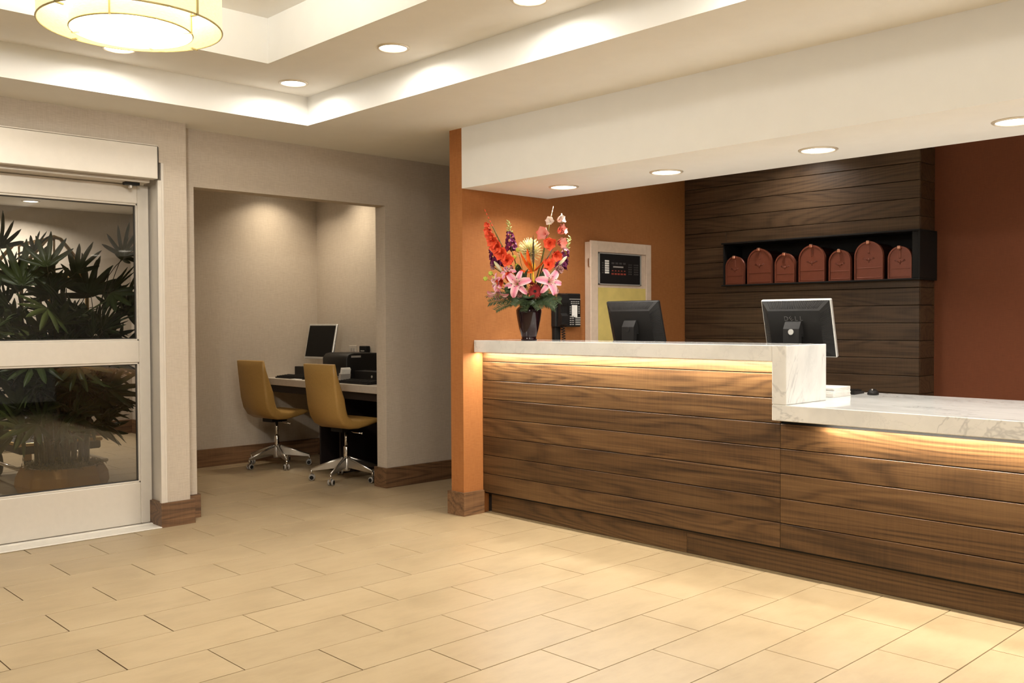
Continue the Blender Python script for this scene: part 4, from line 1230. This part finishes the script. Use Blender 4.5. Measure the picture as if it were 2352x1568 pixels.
# dark upright stalks and greenery
g = flower('bare_stalk', 'dark bare stalk rising beside the pink gladiolus', 'stalk')
fpart(MB().tube([S(2, 26, 0), S(9, 48, 3), S(17.5, 63, 3)], [.004, .0045, .003], 6), 'stem', 'stem_dark', g)
def fern(i, d, L, label):
    g = flower('fern_frond', label, 'fern')
    base = S(0, 26.5, 0) + (RV * d[0] + FV * d[2]) * .045
    dd = D3(*d); pts = []
    for k in range(9):
        t = k / 8; p = base + dd * (L * t); p.z -= .05 * t * t; pts.append(p)
    b = MB().tube(pts, .0014, 4); pv = (FV * random.uniform(.5, 1) + UV * random.uniform(.1, .9)).normalized()
    for k in range(2, 44):
        t = k / 44; p = base + dd * (L * t); p.z -= .05 * t * t
        for sgn in (-1, 1):
            sd = dd.cross(pv).normalized() * sgn
            q = petal_mb(.052 * (1 - .6 * t) + .010, .0042, 1.57, .3, .1, n=2)
            x = (sd + dd * .7 + Vector((0, 0, random.uniform(-.25, .25)))).normalized(); z = pv.copy(); y = z.cross(x).normalized(); z = x.cross(y)
            q.xf(Matrix.Translation(p) @ Matrix((x, y, z)).transposed().to_4x4()); b.add(q.v, q.f, True)
    fpart(b, 'frond', 'fern', g)
fd = [(-1, .12, .5, .24), (-.9, -.12, .7, .22), (-.45, .05, 1, .19), (-.2, -.2, 1, .14), (.35, -.12, 1, .15), (.75, .02, .9, .20), (1, .22, .5, .18), (.9, -.1, .6, .15), (-.6, .5, .6, .2), (.5, .45, .7, .18), (0, .35, 1, .17), (-1, .35, 0, .24)]
fl_ = ['reaching farthest left', 'drooping left of the vase', 'under the left open lily', 'hanging over the vase rim on the left', 'hanging over the vase rim on the right', 'under the right open lily', 'reaching farthest right above the telephone', 'drooping towards the telephone', 'behind the left open lily', 'behind the right open lily', 'between the two open lilies', 'at the back left of the bouquet']
for i, ((a, b_, c_, L), t) in enumerate(zip(fd, fl_)):
    fern(i, (a, b_, c_), L, 'dark green fern frond ' + t)
def broad_leaf(c, d, L, W, label, roll=0.0):
    g = flower('broad_leaf', label, 'leaf')
    q = petal_mb(L, W, .1, .6, .3, n=7, p=.8); fpart(q, 'blade', 'fern', g, Matrix.Translation(S(*c)) @ aim(D3(*d), roll))
broad_leaf((5, 29, 6), (.8, -.1, .7), .13, .05, 'dark broad leaf right of the gerbera')
broad_leaf((-2, 34, 6), (-.2, 1, .3), .14, .055, 'dark broad leaf behind the gerbera')
broad_leaf((7, 34, 5), (.1, 1, .2), .15, .055, 'dark broad leaf between gerbera and right lily')
broad_leaf((-6, 30, 7), (-1, .3, .4), .14, .05, 'dark broad leaf under the left lilies')
broad_leaf((-4, 38, 3), (-.4, 1, .1), .13, .05, 'dark broad leaf behind the lime button flowers')

# ================================================================== vestibule: palm and luggage cart
PX, PY = -7.32, 2.40
pt = empty('potted_palm', (PX, PY, 0)); tag(pt, 'bushy lady palm in a bronze planter behind the glass door', 'potted plant')
b = MB()
prof = [(.225, .0), (.290, .055), (.320, .125), (.312, .19), (.275, .255), (.258, .255), (.25, .20)]
b.lathe(prof, 8, phase=PI / 8 + math.radians(10), cap=False, smooth=False)
b.lathe([(.001, .002), (.235, .0)], 8, phase=PI / 8 + math.radians(10), cap=False, smooth=False)
b.build('planter', M['pot'], pt)
ms_ = MB().lathe([(.256, .225), (.20, .258), (.10, .275), (.001, .28)], 20, cap=False)
for i in range(520):
    a = random.uniform(0, 2 * PI); rr = .272 * math.sqrt(random.random()); z = .240 + .04 * (1 - (rr / .285) ** 2)
    l = random.uniform(.02, .05); q = random.uniform(0, 2 * PI)
    ms_.tube([(rr * math.cos(a), rr * math.sin(a), z), (rr * math.cos(a) + l * .5 * math.cos(q), rr * math.sin(a) + l * .5 * math.sin(q), z + random.uniform(.01, .035)), (rr * math.cos(a) + l * math.cos(q), rr * math.sin(a) + l * math.sin(q), z + random.uniform(-.01, .015))], .0022, 3, cap=False)
ms_ = ms_.build('moss', M['moss'], pt)
M['palm'] = petal_mat('palm_leaflet', (0.020, 0.034, 0.008), (0.050, 0.075, 0.016), 0.4)
M['palm2'] = petal_mat('palm_leaflet_light', (0.045, 0.065, 0.016), (0.10, 0.12, 0.03), 0.4)
M['cane'] = flat('palm_cane', (0.045, 0.04, 0.015), (0.09, 0.075, 0.03))
def fan_mesh(nl, L, W, spread):
    b = MB()
    for i in range(nl):
        a = spread * (i / (nl - 1) - .5)
        l = L * (1 - .25 * abs(i / (nl - 1) - .5) * 2) * random.uniform(.92, 1.08)
        q = petal_mb(l, W, 1.30 + random.uniform(-.1, .1), random.uniform(.3, .65), -.45, n=6, p=.75, tip=.22)
        q.xf(Matrix.Rotation(a, 4, 'Z')); b.add(q.v, q.f, True)
    return b
fans = []
for k, (nl, L, W, sp_) in enumerate(((7, .30, .040, 2.6), (6, .27, .036, 2.2), (8, .25, .030, 3.0), (5, .30, .046, 1.9))):
    fans.append([fan_mesh(nl, L, W, sp_), None, None])
random.seed(21)
ncane = 38
for i in range(ncane):
    a = i * 2.4; r0 = .035 + .15 * math.sqrt((i + .5) / ncane); lean = random.uniform(.06, .30) * (0.5 + r0 * 3.2)
    h = random.uniform(.70, 1.60) - r0 * 1.5
    dx, dy = math.cos(a), math.sin(a)
    pts = [Vector((dx * (r0 + lean * t * t * h), dy * (r0 + lean * t * t * h), .25 + h * t * 1.04)) for t in [k / 6 for k in range(7)]]
    MB().tube(pts, [.011, .011, .010, .009, .008, .006, .004], 6).build('cane', M['cane'], pt)
    nf = 7
    for k in range(nf):
        t = .50 + .5 * k / (nf - 1) if i % 3 else .25 + .75 * k / (nf - 1)
        p = pts[0].lerp(pts[-1], t); p = Vector((dx * (r0 + lean * t * t * h), dy * (r0 + lean * t * t * h), .25 + h * t * 1.04))
        az = a + k * 2.3 + random.uniform(-.5, .5)
        if k >= nf - 2: az = a + random.uniform(-1.0, 1.0)
        el = random.uniform(-.1, 1.0) if k < nf - 1 else random.uniform(.7, 1.5)
        dr = Vector((math.cos(az) * math.cos(el), math.sin(az) * math.cos(el), math.sin(el)))
        pl_ = random.uniform(.10, .22)
        tip = p + dr * pl_
        MB().tube([p, p.lerp(tip, .5) + Vector((0, 0, .012)), tip], .0028, 5, cap=False).build('leaf_stalk', M['cane'], pt)
        fk = random.randrange(4); light = 1 if random.random() < .2 else 0
        slot = 1 + light
        x = (dr + Vector((0, 0, -.25))).normalized(); z = Vector((0, 0, 1)); y = z.cross(x)
        y = y.normalized() if y.length > .05 else Vector((math.sin(az), -math.cos(az), 0)); z = x.cross(y)
        roll = Matrix.Rotation(random.uniform(-1.2, 1.2), 4, 'X') @ Matrix.Rotation(random.uniform(-.6, .5), 4, 'Y')
        s_ = random.uniform(.80, 1.15)
        mtx = Matrix.Translation(tip) @ Matrix((x, y, z)).transposed().to_4x4() @ roll @ Matrix.Scale(s_, 4)
        if fans[fk][slot] is None:
            o = MB(); o.add(fans[fk][0].v, fans[fk][0].f, True)
            o = o.build('leaf', M['palm2' if light else 'palm'], pt, fix=False); fans[fk][slot] = o
        else:
            o = inst(fans[fk][slot], 'leaf', pt)
        o.matrix_local = mtx

# luggage cart
CX, CY = -8.05, 2.60
lc = empty('luggage_cart', (CX - .45, CY, 0)); tag(lc, 'brass birdcage luggage cart standing behind the palm', 'luggage cart')
hw, hl, zt = .25, .45, 1.99
def archpts(x):
    pts = [(x, -hw, .36), (x, -hw, zt - .32)]
    pts += [(x, -hw + .10 * (1 - math.cos(t)) * .5, zt - .32 + .11 * math.sin(t)) for t in (.5, 1.0, 1.4)]
    pts += [(x, -.05, zt - .015), (x, 0, zt), (x, .05, zt - .015)]
    pts += [(x, hw - .10 * (1 - math.cos(t)) * .5, zt - .32 + .11 * math.sin(t)) for t in (1.4, 1.0, .5)]
    pts += [(x, hw, zt - .32), (x, hw, .36)]
    return pts
for x in (-hl, hl):
    MB().tube(archpts(x), .0155, 10).build('arch', M['brass'], lc)
    MB().tube([(x, -hw, zt - .30), (x, hw, zt - .30)], .012, 8).build('cross_bar', M['brass'], lc)
    MB().tube([(x, 0, zt - .30), (x, 0, zt)], .009, 8).build('short_post', M['brass'], lc)
for y in (-hw, hw):
    MB().tube([(-hl, y, zt - .30), (hl, y, zt - .30)], .013, 8).build('side_rail', M['brass'], lc)
MB().tube([(-hl, 0, zt - .01), (hl, 0, zt - .01)], .016, 10).build('ridge_bar', M['brass'], lc)
dkk = MB().bbox(-hl - .10, hl + .10, -hw - .06, hw + .06, .27, .335, .01).build('deck', M['black_soft'], lc)
MB().tube([(-hl - .1, -hw - .06, .345), (hl + .1, -hw - .06, .345), (hl + .1, hw + .06, .345), (-hl - .1, hw + .06, .345), (-hl - .1, -hw - .06, .345)], .014, 8).build('deck_rim', M['brass'], lc)
MB().tube([(-hl - .13, -hw - .09, .17), (hl + .13, -hw - .09, .17), (hl + .13, hw + .09, .17), (-hl - .13, hw + .09, .17), (-hl - .13, -hw - .09, .17)], .016, 8).build('bumper', M['chrome'], lc)
for sx in (-1, 1):
    for sy in (-1, 1):
        MB().lathe([(.035, -.02), (.10, -.02), (.10, .02), (.035, .02)], 22, (sx * (hl - .05), sy * hw * .85, .10), axis='y').build('wheel', M['black'], lc)
        MB().box(sx * (hl - .05) - .02, sx * (hl - .05) + .02, sy * hw * .85 - .03, sy * hw * .85 + .03, .12, .27).build('wheel_fork', M['chrome'], lc)
